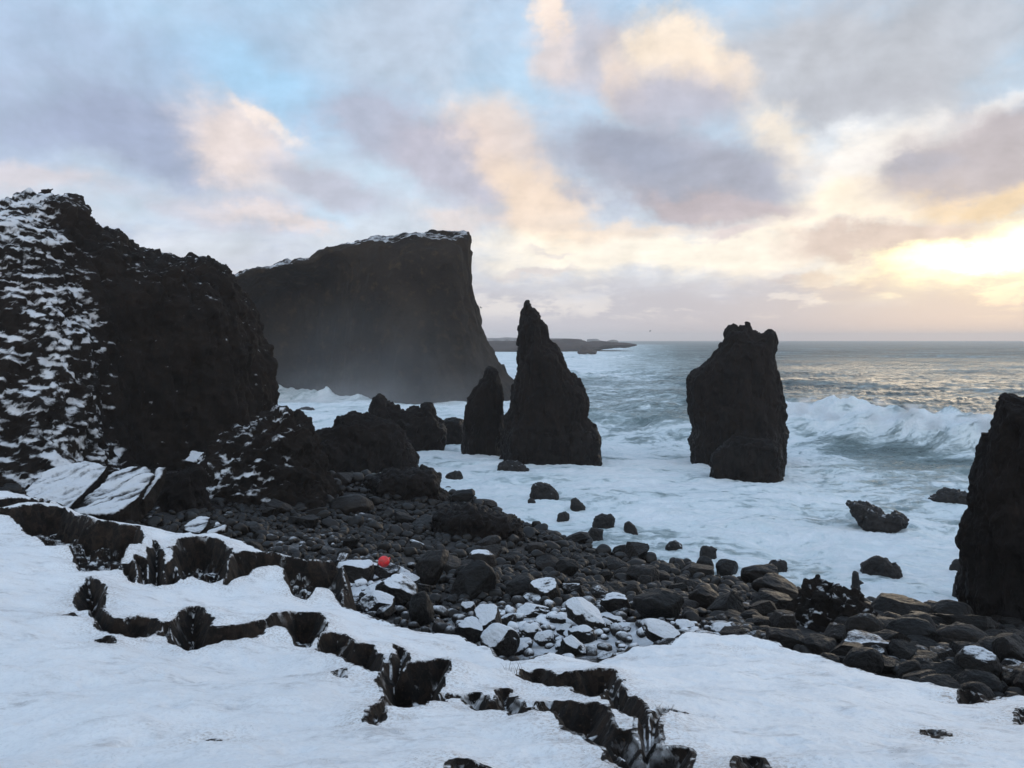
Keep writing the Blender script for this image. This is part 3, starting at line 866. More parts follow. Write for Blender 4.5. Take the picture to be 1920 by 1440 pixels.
CRACKS = [  # outline in the photo, depth in metres
 ([(-60, 962), (24, 966), (75, 961), (119, 963), (140, 980), (174, 991), (200, 995), (230, 1003), (258, 1004), (266, 1020), (262, 1036), (240, 1048), (218, 1064), (190, 1068), (160, 1072), (150, 1064), (136, 1040), (107, 1030), (87, 1019), (55, 1003), (24, 977), (-60, 972)], 1.3),
 ([(228, 1062), (247, 1064), (257, 1078), (247, 1088), (236, 1080)], 0.6),
 ([(291, 1028), (300, 1040), (305, 1062), (312, 1094), (295, 1095), (275, 1090), (280, 1062)], 0.9),
 ([(320, 1036), (340, 1024), (365, 1022), (395, 1026), (432, 1040), (425, 1070), (423, 1090), (395, 1098), (360, 1088), (345, 1092), (336, 1078), (328, 1055)], 1.2),
 ([(423, 1102), (440, 1092), (470, 1084), (492, 1078), (520, 1074), (533, 1080), (540, 1098), (552, 1112), (572, 1116), (592, 1106), (618, 1106), (640, 1122), (640, 1060), (600, 1060), (560, 1054), (510, 1046), (470, 1046), (440, 1048), (432, 1062)], 1.2),
 ([(166, 1088), (180, 1098), (192, 1106), (196, 1120), (188, 1142), (172, 1143), (150, 1146), (146, 1130), (150, 1110)], 0.8),
 ([(180, 1150), (198, 1160), (212, 1168), (255, 1164), (280, 1168), (309, 1184), (270, 1193), (238, 1197), (205, 1190), (186, 1172)], 0.7),
 ([(317, 1182), (344, 1160), (364, 1156), (396, 1176), (390, 1193), (436, 1197), (507, 1186), (554, 1176), (594, 1182), (610, 1194), (598, 1212), (570, 1217), (535, 1198), (503, 1198), (467, 1208), (396, 1210), (356, 1216), (328, 1202)], 0.75),
 ([(596, 1212), (633, 1210), (662, 1224), (698, 1224), (713, 1246), (710, 1268), (698, 1268), (647, 1246), (600, 1226)], 0.7),
 ([(716, 1268), (739, 1258), (750, 1246), (745, 1222), (762, 1232), (766, 1246), (757, 1268), (790, 1266), (833, 1266), (836, 1276), (806, 1300), (793, 1315), (757, 1313), (724, 1318), (712, 1340), (704, 1338), (718, 1315), (720, 1297)], 0.8),
 ([(698, 1345), (706, 1340), (711, 1345), (703, 1353)], 0.3),
 ([(976, 1275), (986, 1262), (1012, 1259), (1037, 1275), (1074, 1275), (1107, 1271), (1147, 1272), (1150, 1290), (1128, 1308), (1110, 1310), (1074, 1297), (1045, 1290), (1008, 1286)], 0.55),
 ([(826, 1304), (833, 1294), (862, 1297), (892, 1295), (899, 1304), (910, 1315), (935, 1319), (941, 1293), (951, 1291), (961, 1313), (986, 1331), (1001, 1331), (1030, 1317), (1056, 1326), (1085, 1335), (1110, 1331), (1129, 1339), (1134, 1355), (1138, 1377), (1149, 1388), (1171, 1417), (1185, 1424), (1222, 1435), (1229, 1455), (1150, 1422), (1137, 1397), (1110, 1386), (1070, 1375), (1045, 1357), (1005, 1346), (968, 1352), (950, 1339), (917, 1323), (884, 1313), (855, 1303)], 0.5),
 ([(1147, 1319), (1158, 1299), (1169, 1311), (1191, 1337), (1205, 1355), (1212, 1377), (1216, 1395), (1242, 1402), (1285, 1402), (1289, 1417), (1280, 1460), (1220, 1460), (1183, 1421), (1143, 1392), (1143, 1384), (1169, 1381), (1202, 1397), (1209, 1392), (1205, 1370), (1183, 1362), (1161, 1355)], 0.6),
 ([(1219, 1392), (1222, 1370), (1233, 1354), (1252, 1347), (1273, 1351), (1269, 1356), (1250, 1355), (1241, 1363), (1231, 1376), (1227, 1394)], 0.3),
 ([(850, 1440), (855, 1431), (872, 1429), (890, 1434), (905, 1437), (908, 1470), (848, 1470)], 0.3),
 ([(1393, 1432), (1408, 1417), (1424, 1418), (1430, 1432), (1436, 1465), (1388, 1465)], 0.4),
 ([(1805, 1295), (1825, 1295), (1840, 1302), (1836, 1307), (1813, 1308)], 0.4),
 ([(1738, 1369), (1755, 1368), (1768, 1380), (1758, 1385), (1745, 1378)], 0.2),
 ([(1911, 1340), (1919, 1330), (1924, 1346), (1910, 1350)], 0.2),
 ([(116, 1155), (135, 1148), (139, 1154), (124, 1159)], 0.2),
 ([(189, 1197), (203, 1197), (207, 1213), (197, 1213)], 0.25),
 ([(630, 1265), (638, 1263), (645, 1270), (638, 1276)], 0.15),
 ([(391, 1373), (400, 1371), (406, 1382), (396, 1385)], 0.12),
 ([(168, 1140), (180, 1144), (192, 1156), (184, 1160), (172, 1150)], 0.5),
 ([(300, 1182), (322, 1178), (326, 1190), (300, 1192)], 0.5),
 ([(790, 1300), (812, 1297), (836, 1300), (832, 1309), (804, 1310)], 0.45),
 ([(1132, 1296), (1150, 1290), (1164, 1300), (1158, 1322), (1146, 1324)], 0.5),
 ([(256, 1060), (276, 1066), (282, 1090), (262, 1088)], 0.6),
 ([(306, 1076), (332, 1062), (340, 1090), (312, 1094)], 0.6),
 ([(-60, 946), (30, 944), (85, 942), (93, 950), (90, 957), (40, 958), (-60, 958)], 1.0),
]

az_f = np.arctan((np.linspace(-70, 1990, 780) - 960) / FPX)
az_o = np.geomspace(0.012, math.pi - abs(az_f[0]), 50)
AZ = np.concatenate([az_f[0] - az_o[::-1], az_f, az_f[-1] + az_o])
RR_ = np.concatenate([np.geomspace(0.6, 3.9, 40), np.geomspace(4.0, 29, 860), np.geomspace(29.6, 90, 40)])
A2, R2 = np.meshgrid(AZ, RR_)
X, Y = R2 * np.sin(A2), R2 * np.cos(A2)
xf, yf = X.ravel(), Y.ravel()
z0 = BASE(xf, yf)
far_back = np.hypot(xf, yf)
z0 = np.where((yf < 2) & (far_back > 35), np.minimum(z0, 12.0), z0)
z0 = np.clip(z0, -6, 13)
ins = inside(xf, yf, snow_poly)
esd = np.full(xf.shape, 50.0)
near_edge = (far_back < 45) & (yf > 0)
esd[near_edge] = seg_dist(xf[near_edge], yf[near_edge], edge_plan, closed=False)
esd = np.where(ins, esd, -esd)
P3 = np.stack([xf, yf, np.zeros_like(xf)], 1)
z = z0.copy()
# drifts and hummocks
fine_m = (yf > 0) & (far_back < 30)
und = np.zeros_like(xf)
Pm = P3[fine_m]
und[fine_m] = 0.19 * fbm(Pm * 0.42, 3, 0.5, 301) + 0.045 * fbm(Pm * 1.8, 3, 0.5, 302) + 0.010 * fbm(Pm * 9.0, 3, 0.6, 303)
rip = fbm(np.stack([Pm[:, 0] * 1.2 + Pm[:, 1] * 0.5, Pm[:, 1] * 5.0 - Pm[:, 0] * 1.5, 0 * Pm[:, 0]], 1), 3, 0.5, 304)
und[fine_m] += 0.006 * rip
z += und
bare = np.zeros_like(xf)
# an old footprint, filled in
for fpx, fpy, fr in [(245, 1386, 0.13), (262, 1378, 0.10), (228, 1392, 0.09), (60, 1352, 0.12), (120, 1300, 0.10), (165, 1290, 0.08), (330, 1330, 0.11), (20, 1400, 0.12), (150, 1425, 0.13), (560, 1400, 0.12), (660, 1350, 0.09), (1010, 1400, 0.1), (1480, 1390, 0.1)]:
    qx, qy = drop_to(BASE, fpx, fpy)
    z -= 0.05 * np.exp(-(((xf - qx) ** 2 + (yf - qy) ** 2) / fr ** 2) ** 2)
depth = np.zeros_like(xf)
edgen = np.zeros_like(xf)
edgen[fine_m] = 0.025 + 0.05 * fbm(Pm * 1.9, 3, 0.45, 310)
lip = np.zeros_like(xf)
rise = np.zeros_like(xf)
for poly, dep in CRACKS:
    dep *= 0.60
    pl = [drop_to(BASE, *p) for p in densify(poly, 10, 1.0, 9)]
    pa = np.array(pl)
    m = (xf > pa[:, 0].min() - 1.6) & (xf < pa[:, 0].max() + 1.6) & (yf > pa[:, 1].min() - 1.6) & (yf < pa[:, 1].max() + 1.8)
    if not m.any(): continue
    xm, ym = xf[m], yf[m]
    sd = seg_dist(xm, ym, pl); sd = np.where(inside(xm, ym, pl), sd, -sd)
    sd = sd + edgen[m]
    sdj = sd + sstep(sd, 0.04, 0.25) * 0.12 * fbm(np.stack([xm * 3.0, ym * 3.0, 0 * xm + 7], 1), 3, 0.5, 333)
    dm = dep * sstep(sdj, -0.04, 0.14 + 0.22 * dep)
    depth[m] = np.maximum(depth[m], dm)
    bare[m] = np.maximum(bare[m], sstep(sd, -0.075, -0.01))
    # the uphill bank of each break stands higher and rolls over rounded
    gx_ = np.linspace(pa[:, 0].min(), pa[:, 0].max(), 40); gy_ = []
    for q in gx_:
        ww = 0.3
        sel = np.abs(pa[:, 0] - q) < ww
        while not sel.any(): ww *= 1.5; sel = np.abs(pa[:, 0] - q) < ww
        gy_.append(0.5 * (pa[sel, 1].min() + pa[sel, 1].max()))
    gy_ = np.convolve(np.pad(gy_, 3, mode='edge'), np.ones(7) / 7, 'valid')
    yc = np.interp(xm, gx_, gy_)
    rise[m] = np.maximum(rise[m], 0.24 * dep * np.clip(ym / 13.0, 0.25, 1) * np.exp(-(np.minimum(sd, 0) / 0.75) ** 2) * sstep(ym - yc, 0.0, 0.25))
    lip[m] = np.maximum(lip[m], (sd < 0) * np.exp(-(sd / 0.28) ** 2))
z += 0.035 * np.clip(yf / 13.0, 0.2, 1) * lip * (1 - sstep(depth, 0, 0.05)) + rise
rk = depth > 0.02
b1, e1 = cellblocks(np.stack([xf[rk], yf[rk], z[rk]], 1) * 2.4, 5)
b2, e2 = cellblocks(np.stack([xf[rk], yf[rk], z[rk]], 1) * 6.5, 6)
zr = z.copy()
inn = sstep(depth[rk], 0.15, 0.5)
zr[rk] = z[rk] - depth[rk] * (1 + inn * (0.40 * b1 + 0.12 * b2)) - 0.05 * inn * e2
z = zr
# outer edge: a short broken scarp down to the beach
esd2 = esd + edgen
z -= 3.2 * sstep(-esd2, 0.0, 1.1) + 3.0 * sstep(-esd2, 1.1, 6.0)
bare = np.maximum(bare, sstep(-esd2, -0.07, 0.03))
stain = np.zeros_like(xf)
stain[fine_m] = sstep(fbm(Pm * np.array([0.9, 1.6, 1]), 5, 0.65, 320), 0.18, 0.75) * (0.15 + 0.85 * np.exp(-np.abs(esd[fine_m]) / 1.0)) + 0.75 * lip[fine_m]
me = mesh_from('snow_slope', np.stack([xf, yf, z], 1), grid_faces(len(RR_), len(AZ))[:, ::-1], True, {'bare': bare, 'stain': stain})

def snow_mat():
    m, t, b, out = new_mat('snow_ground')
    tc_ = t.new('ShaderNodeTexCoord'); P = tc_.outputs['Object']
    n1 = t.noise(P, 0.7, 5, 0.55); n2 = t.noise(P, 5.0, 7, 0.65); n3 = t.noise(P, 28.0, 6, 0.7); n4 = t.noise(P, 90.0, 3, 0.6)
    geo = t.new('ShaderNodeNewGeometry')
    nz_ = t.sep(geo.outputs['Normal'])[2]
    br = t.attr('bare'); st = t.attr('stain')
    f = t.math('ADD', br, t.math('MULTIPLY_ADD', n3, 0.30, -0.15))
    f = t.math('ADD', f, t.math('MULTIPLY_ADD', n2, 0.45, -0.225))
    steep = t.step(nz_, 0.30, 0.62, 0.55, 0.0)
    f = t.math('ADD', f, steep)
    f = t.step(f, 0.42, 0.58)
    # snow lodged on the ledges inside the cracks
    keep = t.math('MULTIPLY', t.step(nz_, 0.72, 0.92), t.step(t.math('ADD', n2, t.math('MULTIPLY_ADD', n1, 0.4, -0.2)), 0.50, 0.58))
    f = t.math('SUBTRACT', f, t.math('MULTIPLY', keep, 0.9), clamp=True)
    snow = t.mix(t.step(n1, 0.3, 0.7), (0.80, 0.81, 0.83, 1), (0.88, 0.88, 0.89, 1))
    Pd = t.mapping(P, rot=(0, 0, math.radians(-20)), sc=(0.8, 1.4, 1.0))
    d1 = t.noise(Pd, 1.6, 7, 0.66); d2 = t.noise(Pd, 6.0, 6, 0.7)
    thin = t.math('MULTIPLY', t.step(d1, 0.47, 0.68), t.step(d2, 0.40, 0.64))
    snow = t.mix(t.math('MULTIPLY', thin, 0.70), snow, (0.44, 0.42, 0.42, 1))
    snow = t.mix(t.math('MULTIPLY', t.step(n3, 0.48, 0.70), 0.34), snow, (0.52, 0.53, 0.56, 1))
    dirt = t.math('MULTIPLY', st, t.step(n3, 0.44, 0.64))
    snow = t.mix(t.math('MULTIPLY', dirt, 0.75), snow, (0.34, 0.25, 0.19, 1))
    # grains of grit and grass tips through the thin cover
    grit = t.math('MULTIPLY', t.step(n4, 0.60, 0.68), t.step(t.math('ADD', t.math('MULTIPLY', st, 0.25), t.math('MULTIPLY_ADD', thin, 0.16, n2)), 0.56, 0.72))
    snow = t.mix(t.math('MULTIPLY', grit, 0.75), snow, (0.07, 0.045, 0.03, 1))
    soil = t.mix(t.step(n2, 0.35, 0.65), (0.013, 0.010, 0.0085, 1), (0.045, 0.029, 0.020, 1))
    vb = t.voronoi(t.vmath('ADD', P, t.scale(t.noise(P, 4.0, 3, 0.5, color=True), 0.25)), 5.5, out='Color')
    soil = t.vmath('MULTIPLY', soil, t.comb(*[t.step(t.sep(vb)[0], 0.0, 1.0, 0.28, 0.95)] * 3))
    soil = t.mix(t.step(n3, 0.55, 0.75), soil, (0.085, 0.050, 0.031, 1))
    # drift plastered on the faces of the breaks
    Pv = t.mapping(P, sc=(1.0, 1.0, 0.55))
    pl = t.math('MULTIPLY', t.step(t.noise(Pv, 2.6, 6, 0.68), 0.545, 0.60), t.math('MULTIPLY', t.step(t.noise(P, 0.55, 3, 0.5), 0.42, 0.58), t.step(nz_, 0.35, 0.75)))
    f = t.math('SUBTRACT', f, t.math('MULTIPLY', pl, 0.9), clamp=True)
    t.put(b.inputs['Base Color'], t.mix(f, snow, soil))
    t.put(b.inputs['Roughness'], t.math('MULTIPLY_ADD', f, 0.25, 0.62))
    b.inputs['Specular IOR Level'].default_value = 0.25
    hs = t.math('ADD', t.math('MULTIPLY', n2, 0.5), t.math('ADD', t.math('MULTIPLY', n3, 0.30), t.math('MULTIPLY', n4, 0.12)))
    hs = t.math('MULTIPLY', hs, t.math('MULTIPLY_ADD', f, 3.0, 1.0))
    t.put(b.inputs['Normal'], t.bump(hs, 0.75, 0.06))
    return m
M_SNOW = snow_mat()
tag(link('snow_ground', me, M_SNOW), kind='structure')

# ------------------------------------------------------------------ beach
BEACH = TPS([cp(975, 1235, 19), cp(1340, 1190, 20), cp(1500, 1215, 19), cp(1700, 1245, 17.5), cp(1900, 1290, 15.5), cp(2250, 1300, 15.5), cp(860, 1180, 22), cp(700, 1140, 25), cp(620, 1060, 32), cp(500, 1000, 38),
             cp(300, 960, 42), cp(100, 940, 42), cp(-300, 930, 42), cp(400, 890, 58), cp(540, 884, 60), (at(640, 700, 69).x, 69, -1.6), (at(740, 700, 70).x, 70, -2.2), (at(600, 700, 74).x, 74, -2.0), cp(200, 870, 60), cp(-300, 860, 60), (-40, 75, 2.5), (-15, 85, -3.0), (0, 90, -3),
             cp(1150, 1110, 29), cp(900, 1050, 38), cp(1400, 1140, 28), cp(750, 960, 52)] +
            [tuple(at_z(x, y, 0.0)) for x, y in [(632, 894), (740, 900), (850, 928), (920, 950), (1000, 985), (1080, 1015), (1150, 1038), (1250, 1055), (1330, 1080), (1450, 1098), (1620, 1135), (1760, 1158), (1900, 1165), (2150, 1170)]] +
            [(p.x * 1.0, p.y + 13, -3.2) for p in [at_z(x, y, 0.0) for x, y in [(850, 925), (1000, 980), (1150, 1035), (1330, 1080), (1620, 1135), (1900, 1160), (2150, 1165)]]], 0.01)
AZb = np.arctan((np.linspace(-500, 2400, 420) - 960) / FPX)
Rb = np.geomspace(9, 105, 330)
A2, R2 = np.meshgrid(AZb, Rb)
xb, yb = (R2 * np.sin(A2)).ravel(), (R2 * np.cos(A2)).ravel()
zb = np.clip(BEACH(xb, yb), -5.0, 9)
Pb = np.stack([xb, yb, 0 * xb], 1)
zb = zb + 0.12 * fbm(Pb * 0.9, 4, 0.55, 401)
pxb, pyb = project(xb, yb, zb)
def snow_zone(px, py):
    """how much snow is left between the stones, from what the photo shows"""
    return (1.0 * np.exp(-((px - 1010) / 230.0) ** 2 - ((py - 1190) / 62.0) ** 2) + 0.85 * np.exp(-((px - 690) / 95.0) ** 2 - ((py - 1105) / 55.0) ** 2)
            + 0.55 * np.exp(-((px - 1290) / 130.0) ** 2 - ((py - 1195) / 30.0) ** 2) + 0.5 * np.exp(-((px - 560) / 110.0) ** 2 - ((py - 1020) / 22.0) ** 2)
            + 0.25 * np.exp(-((px - 1720) / 170.0) ** 2 - ((py - 1250) / 40.0) ** 2) + 0.4 * np.exp(-((px - 400) / 60.0) ** 2 - ((py - 985) / 25.0) ** 2))
sb = -0.45 + 1.45 * np.clip(snow_zone(pxb, pyb), 0, 1)
M_BEACH = rock_mat('beach_gravel', (0.016, 0.014, 0.014, 1), (0.030, 0.026, 0.024, 1), (0.045, 0.037, 0.032, 1), 3.0, 0.75, 'attr', 0.9, 0.12)
me = mesh_from('beach', np.stack([xb, yb, zb], 1), grid_faces(len(Rb), len(AZb))[:, ::-1], True, {'snow': sb})
tag(link('beach', me, M_BEACH), kind='structure')

# ------------------------------------------------------------------ sea
AZs = np.concatenate([np.linspace(-1.25, -0.60, 60)[:-1], np.arctan((np.linspace(-60, 1980, 820) - 960) / FPX), np.linspace(0.60, 1.25, 60)[1:]])
Rs = np.concatenate([np.geomspace(24, 330, 620)[:-1], np.geomspace(330, 6000, 260)])
A2, R2 = np.meshgrid(AZs, Rs)
xs_, ys_ = (R2 * np.sin(A2)).ravel(), (R2 * np.cos(A2)).ravel()
rs_ = R2.ravel()
Ps = np.stack([xs_, ys_, 0 * xs_], 1)
pxs, pys = project(xs_, ys_, 0 * xs_)
zs = np.zeros_like(xs_)
w1 = 9.0 * fbm(Ps * 0.010, 3, 0.5, 501); w2 = 4.0 * fbm(Ps * 0.03, 3, 0.5, 502)
offs = sstep(rs_, 62, 118)
for lam, amp_, th, sd_ in [(95, 0.85, 0.10, 0.0), (61, 0.75, -0.22, 1.3), (37, 0.55, 0.32, 2.2), (23, 0.40, -0.10, 4.0), (14.5, 0.30, 0.45, 0.7), (9.3, 0.20, -0.45, 5.1), (6.1, 0.13, 0.2, 3.3)]:
    kx, ky = math.sin(th), math.cos(th)
    ph = (xs_ * kx + ys_ * ky + w1 * 1.3 + w2 * (1.0 if lam < 40 else 0.5)) * 2 * math.pi / lam + sd_
    env = np.clip(0.55 + 1.1 * fbm(Ps / (lam * 3.1) + sd_, 2, 0.5, 520 + int(lam)), 0, 1.4)
    cell = np.maximum(rs_ * 0.0115, 0.3)
    fade = sstep(lam / cell, 3.0, 8.0) if lam > 8 else sstep(lam / cell, 3.0, 7.0)
    c = 0.5 + 0.5 * np.sin(ph)
    zs += amp_ * env * fade * (2.0 * c ** 1.7 - 0.9) * (0.16 + 0.84 * offs)
near = rs_ < 420
Pn = Ps[near]
chop = np.zeros_like(zs)
chop[near] = 0.26 * fbm(Pn * np.array([0.22, 0.34, 1]), 5, 0.6, 530) + 0.08 * ridged(Pn * np.array([0.5, 0.8, 1]), 4, 0.55, 531)
zs += chop
# breakers: crest line (px, distance, height), front towards the shore
def breaker(line, hw_front, hw_back, lumpy, seed):
    L_ = np.array(line)
    dc = np.interp(pxs, L_[:, 0], L_[:, 1]); hc = np.interp(pxs, L_[:, 0], L_[:, 2], left=0, right=0)
    dc = dc + 2.2 * fbm(Ps * 0.10, 3, 0.55, seed)
    s = ys_ - dc
    prof = np.where(s < 0, np.exp(-(np.abs(s) / hw_front) ** 1.6), np.exp(-(s / hw_back) ** 2))
    m = (prof > 0.01) & (hc > 0.02)
    add = np.zeros_like(xs_)
    n_ = np.zeros_like(xs_); n_[m] = fbm(np.stack([xs_[m], ys_[m], 0 * xs_[m]], 1) * 0.33, 4, 0.5, seed + 1)
    n2_ = np.zeros_like(xs_); n2_[m] = fbm(Ps[m] * 0.16, 3, 0.5, seed + 2)
    add[m] = hc[m] * prof[m] * (1 + 0.45 * n2_[m] + lumpy * n_[m])
    fo = hc.clip(0, 1) * np.where(s < 0, np.exp(-(np.abs(s) / (hw_front * 2.4)) ** 2), np.exp(-(s / (hw_back * 0.28)) ** 2))
    return add, fo
foam = np.zeros_like(xs_)
for args in [
    ([(1380, 106, 0), (1440, 104, 2.4), (1500, 102, 3.6), (1585, 99, 4.0), (1640, 96, 3.3), (1720, 92, 2.9), (1800, 89, 3.0), (1870, 87, 3.2), (1960, 84, 3.0), (2100, 80, 1.0), (2200, 78, 0)], 3.4, 10.0, 0.28, 600),
    ([(1030, 250, 0), (1060, 245, 2.4), (1110, 238, 2.6), (1150, 232, 1.6), (1210, 226, 0)], 5.0, 16.0, 0.35, 610),
    ([(1120, 132, 0), (1180, 130, 1.1), (1250, 128, 1.6), (1320, 125, 1.6), (1400, 122, 0)], 7.0, 16.0, 0.05, 620),
    ([(940, 118, 0), (985, 116, 0.5), (1100, 112, 0.7), (1290, 104, 0.5), (1400, 100, 0)], 4.0, 9.0, 0.30, 630),
    ([(470, 178, 0), (505, 175, 3.0), (540, 171, 2.4), (575, 168, 2.2), (612, 164, 3.0), (640, 161, 2.0), (690, 156, 2.0), (715, 153, 0.9), (780, 148, 0.6), (860, 144, 0.4), (900, 143, 0)], 5.0, 4.0, 0.30, 640),
    ([(1010, 480, 0), (1040, 470, 4.5), (1070, 470, 3.0), (1120, 480, 1.5), (1180, 520, 1.0), (1250, 560, 0)], 10.0, 14.0, 0.5, 650),
    ([(1480, 74, 0), (1560, 73, 0.3), (1700, 68, 0.4), (1830, 64, 0.2)], 2.5, 5.0, 0.4, 660),
]:
    a_, f_ = breaker(*args)
    zs += a_
    if args[4] != 620: foam = np.maximum(foam, f_)
YB = np.array([(300, 715), (500, 718), (620, 735), (760, 752), (870, 758), (960, 770), (1130, 792), (1290, 800), (1480, 800), (1600, 842), (1750, 862), (1900, 875), (2100, 880)], float)
yline = np.interp(pxs, YB[:, 0], YB[:, 1])
shore = sstep(pys - yline, -26, 34)
pale = 1 - 0.42 * np.exp(-((pxs - 1730) / 130.0) ** 2 - ((pys - 880) / 45.0) ** 2) - 0.30 * np.exp(-((pxs - 560) / 130.0) ** 2 - ((pys - 748) / 16.0) ** 2) - 0.25 * np.exp(-((pxs - 850) / 90.0) ** 2 - ((pys - 770) / 16.0) ** 2)
foam = np.maximum(0.95 * foam, 0.96 * shore * pale + 0.14 * shore * fbm(Ps * np.array([0.05, 0.10, 1]), 4, 0.6, 680))
fh = sstep(pxs, 1400, 1080) * sstep(pys, 641, 648) * (1 - 0.85 * sstep(pys, 695, 745) * sstep(pxs, 960, 1040))
foam = np.maximum(foam, 0.95 * fh)
foam = np.maximum(foam, 0.66 * sstep(pxs, 1480, 1180) * sstep(pys, 645, 680))
foam = np.maximum(foam, 0.29 + 0.25 * fbm(Ps * np.array([0.012, 0.03, 1]), 3, 0.6, 690) * sstep(rs_, 3000, 300))
crest = np.clip(zs / 2.0, -0.5, 1)
aer = np.clip(np.maximum(sstep(pys - yline, -60, 60), 0.7 * fh), 0, 1)
me = mesh_from('sea', np.stack([xs_, ys_, zs], 1), grid_faces(len(Rs), len(AZs))[:, ::-1], True, {'foam': foam, 'crest': crest, 'aerated': aer})

def sea_mat():
    m, t, b, out = new_mat('sea_water')
    tc_ = t.new('ShaderNodeTexCoord'); P = tc_.outputs['Object']
    wv = t.vmath('SUBTRACT', t.noise(P, 0.09, 4, 0.55, color=True), (0.5, 0.5, 0.5))
    Pw = t.vmath('ADD', P, t.scale(wv, 9.0))
    Pst = t.mapping(Pw, rot=(0, 0, math.radians(-8)), sc=(0.45, 1.0, 1.0))
    n1 = t.noise(Pst, 0.16, 7, 0.62)
    n2 = t.noise(Pst, 0.75, 8, 0.66)
    n3 = t.noise(Pst, 3.2, 6, 0.65)
    lace = t.math('ABSOLUTE', t.math('MULTIPLY_ADD', t.noise(Pst, 0.55, 5, 0.55, 0.6), 2.0, -1.0))
    fo = t.attr('foam'); cr_ = t.attr('crest'); ae = t.attr('aerated')
    v = t.math('MULTIPLY_ADD', t.math('SUBTRACT', n1, 0.5), 1.1, fo)
    v = t.math('MULTIPLY_ADD', t.math('SUBTRACT', n2, 0.5), 1.3, v)
    v = t.math('MULTIPLY_ADD', t.math('SUBTRACT', n3, 0.5), 0.55, v)
    v = t.math('MULTIPLY_ADD', lace, -0.55, v)
    f = t.step(v, 0.02, 0.86)
    caps = t.math('MULTIPLY', t.step(t.math('MULTIPLY_ADD', cr_, 0.10, n1), 0.66, 0.76), t.step(n2, 0.5, 0.64))
    f = t.math('MAXIMUM', f, t.math('MULTIPLY', caps, 0.7))
    water = t.mix(ae, (0.030, 0.048, 0.047, 1), (0.19, 0.27, 0.275, 1))
    foamc = t.mix(t.step(v, 0.25, 1.25), (0.46, 0.59, 0.62, 1), (0.80, 0.83, 0.86, 1))
    t.put(b.inputs['Base Color'], t.mix(f, water, foamc))
    t.put(b.inputs['Roughness'], t.math('ADD', t.math('MULTIPLY', f, 0.45), t.step(t.sep(P)[1], 90.0, 700.0, 0.24, 0.55)))
    b.inputs['IOR'].default_value = 1.33
    t.put(b.inputs['Specular IOR Level'], t.math('MULTIPLY_ADD', f, -0.35, 0.5))
    Pr = t.mapping(P, rot=(0, 0, math.radians(6)), sc=(0.5, 1.0, 1.0))
    r1 = t.noise(Pr, 0.22, 5, 0.55); r2 = t.noise(Pr, 1.1, 6, 0.6)
    hw = t.math('ADD', t.math('MULTIPLY', r1, 2.6), t.math('MULTIPLY', r2, 0.75))
    hf = t.math('ADD', t.math('MULTIPLY', n2, 0.55), t.math('MULTIPLY', n3, 0.22))
    h = t.math('ADD', t.math('MULTIPLY', hw, t.math('SUBTRACT', 1.0, f)), t.math('MULTIPLY', hf, f))
    t.put(b.inputs['Normal'], t.bump(h, 0.85, 0.7))
    return m
M_SEA = sea_mat()
tag(link('sea', me, M_SEA), kind='structure')

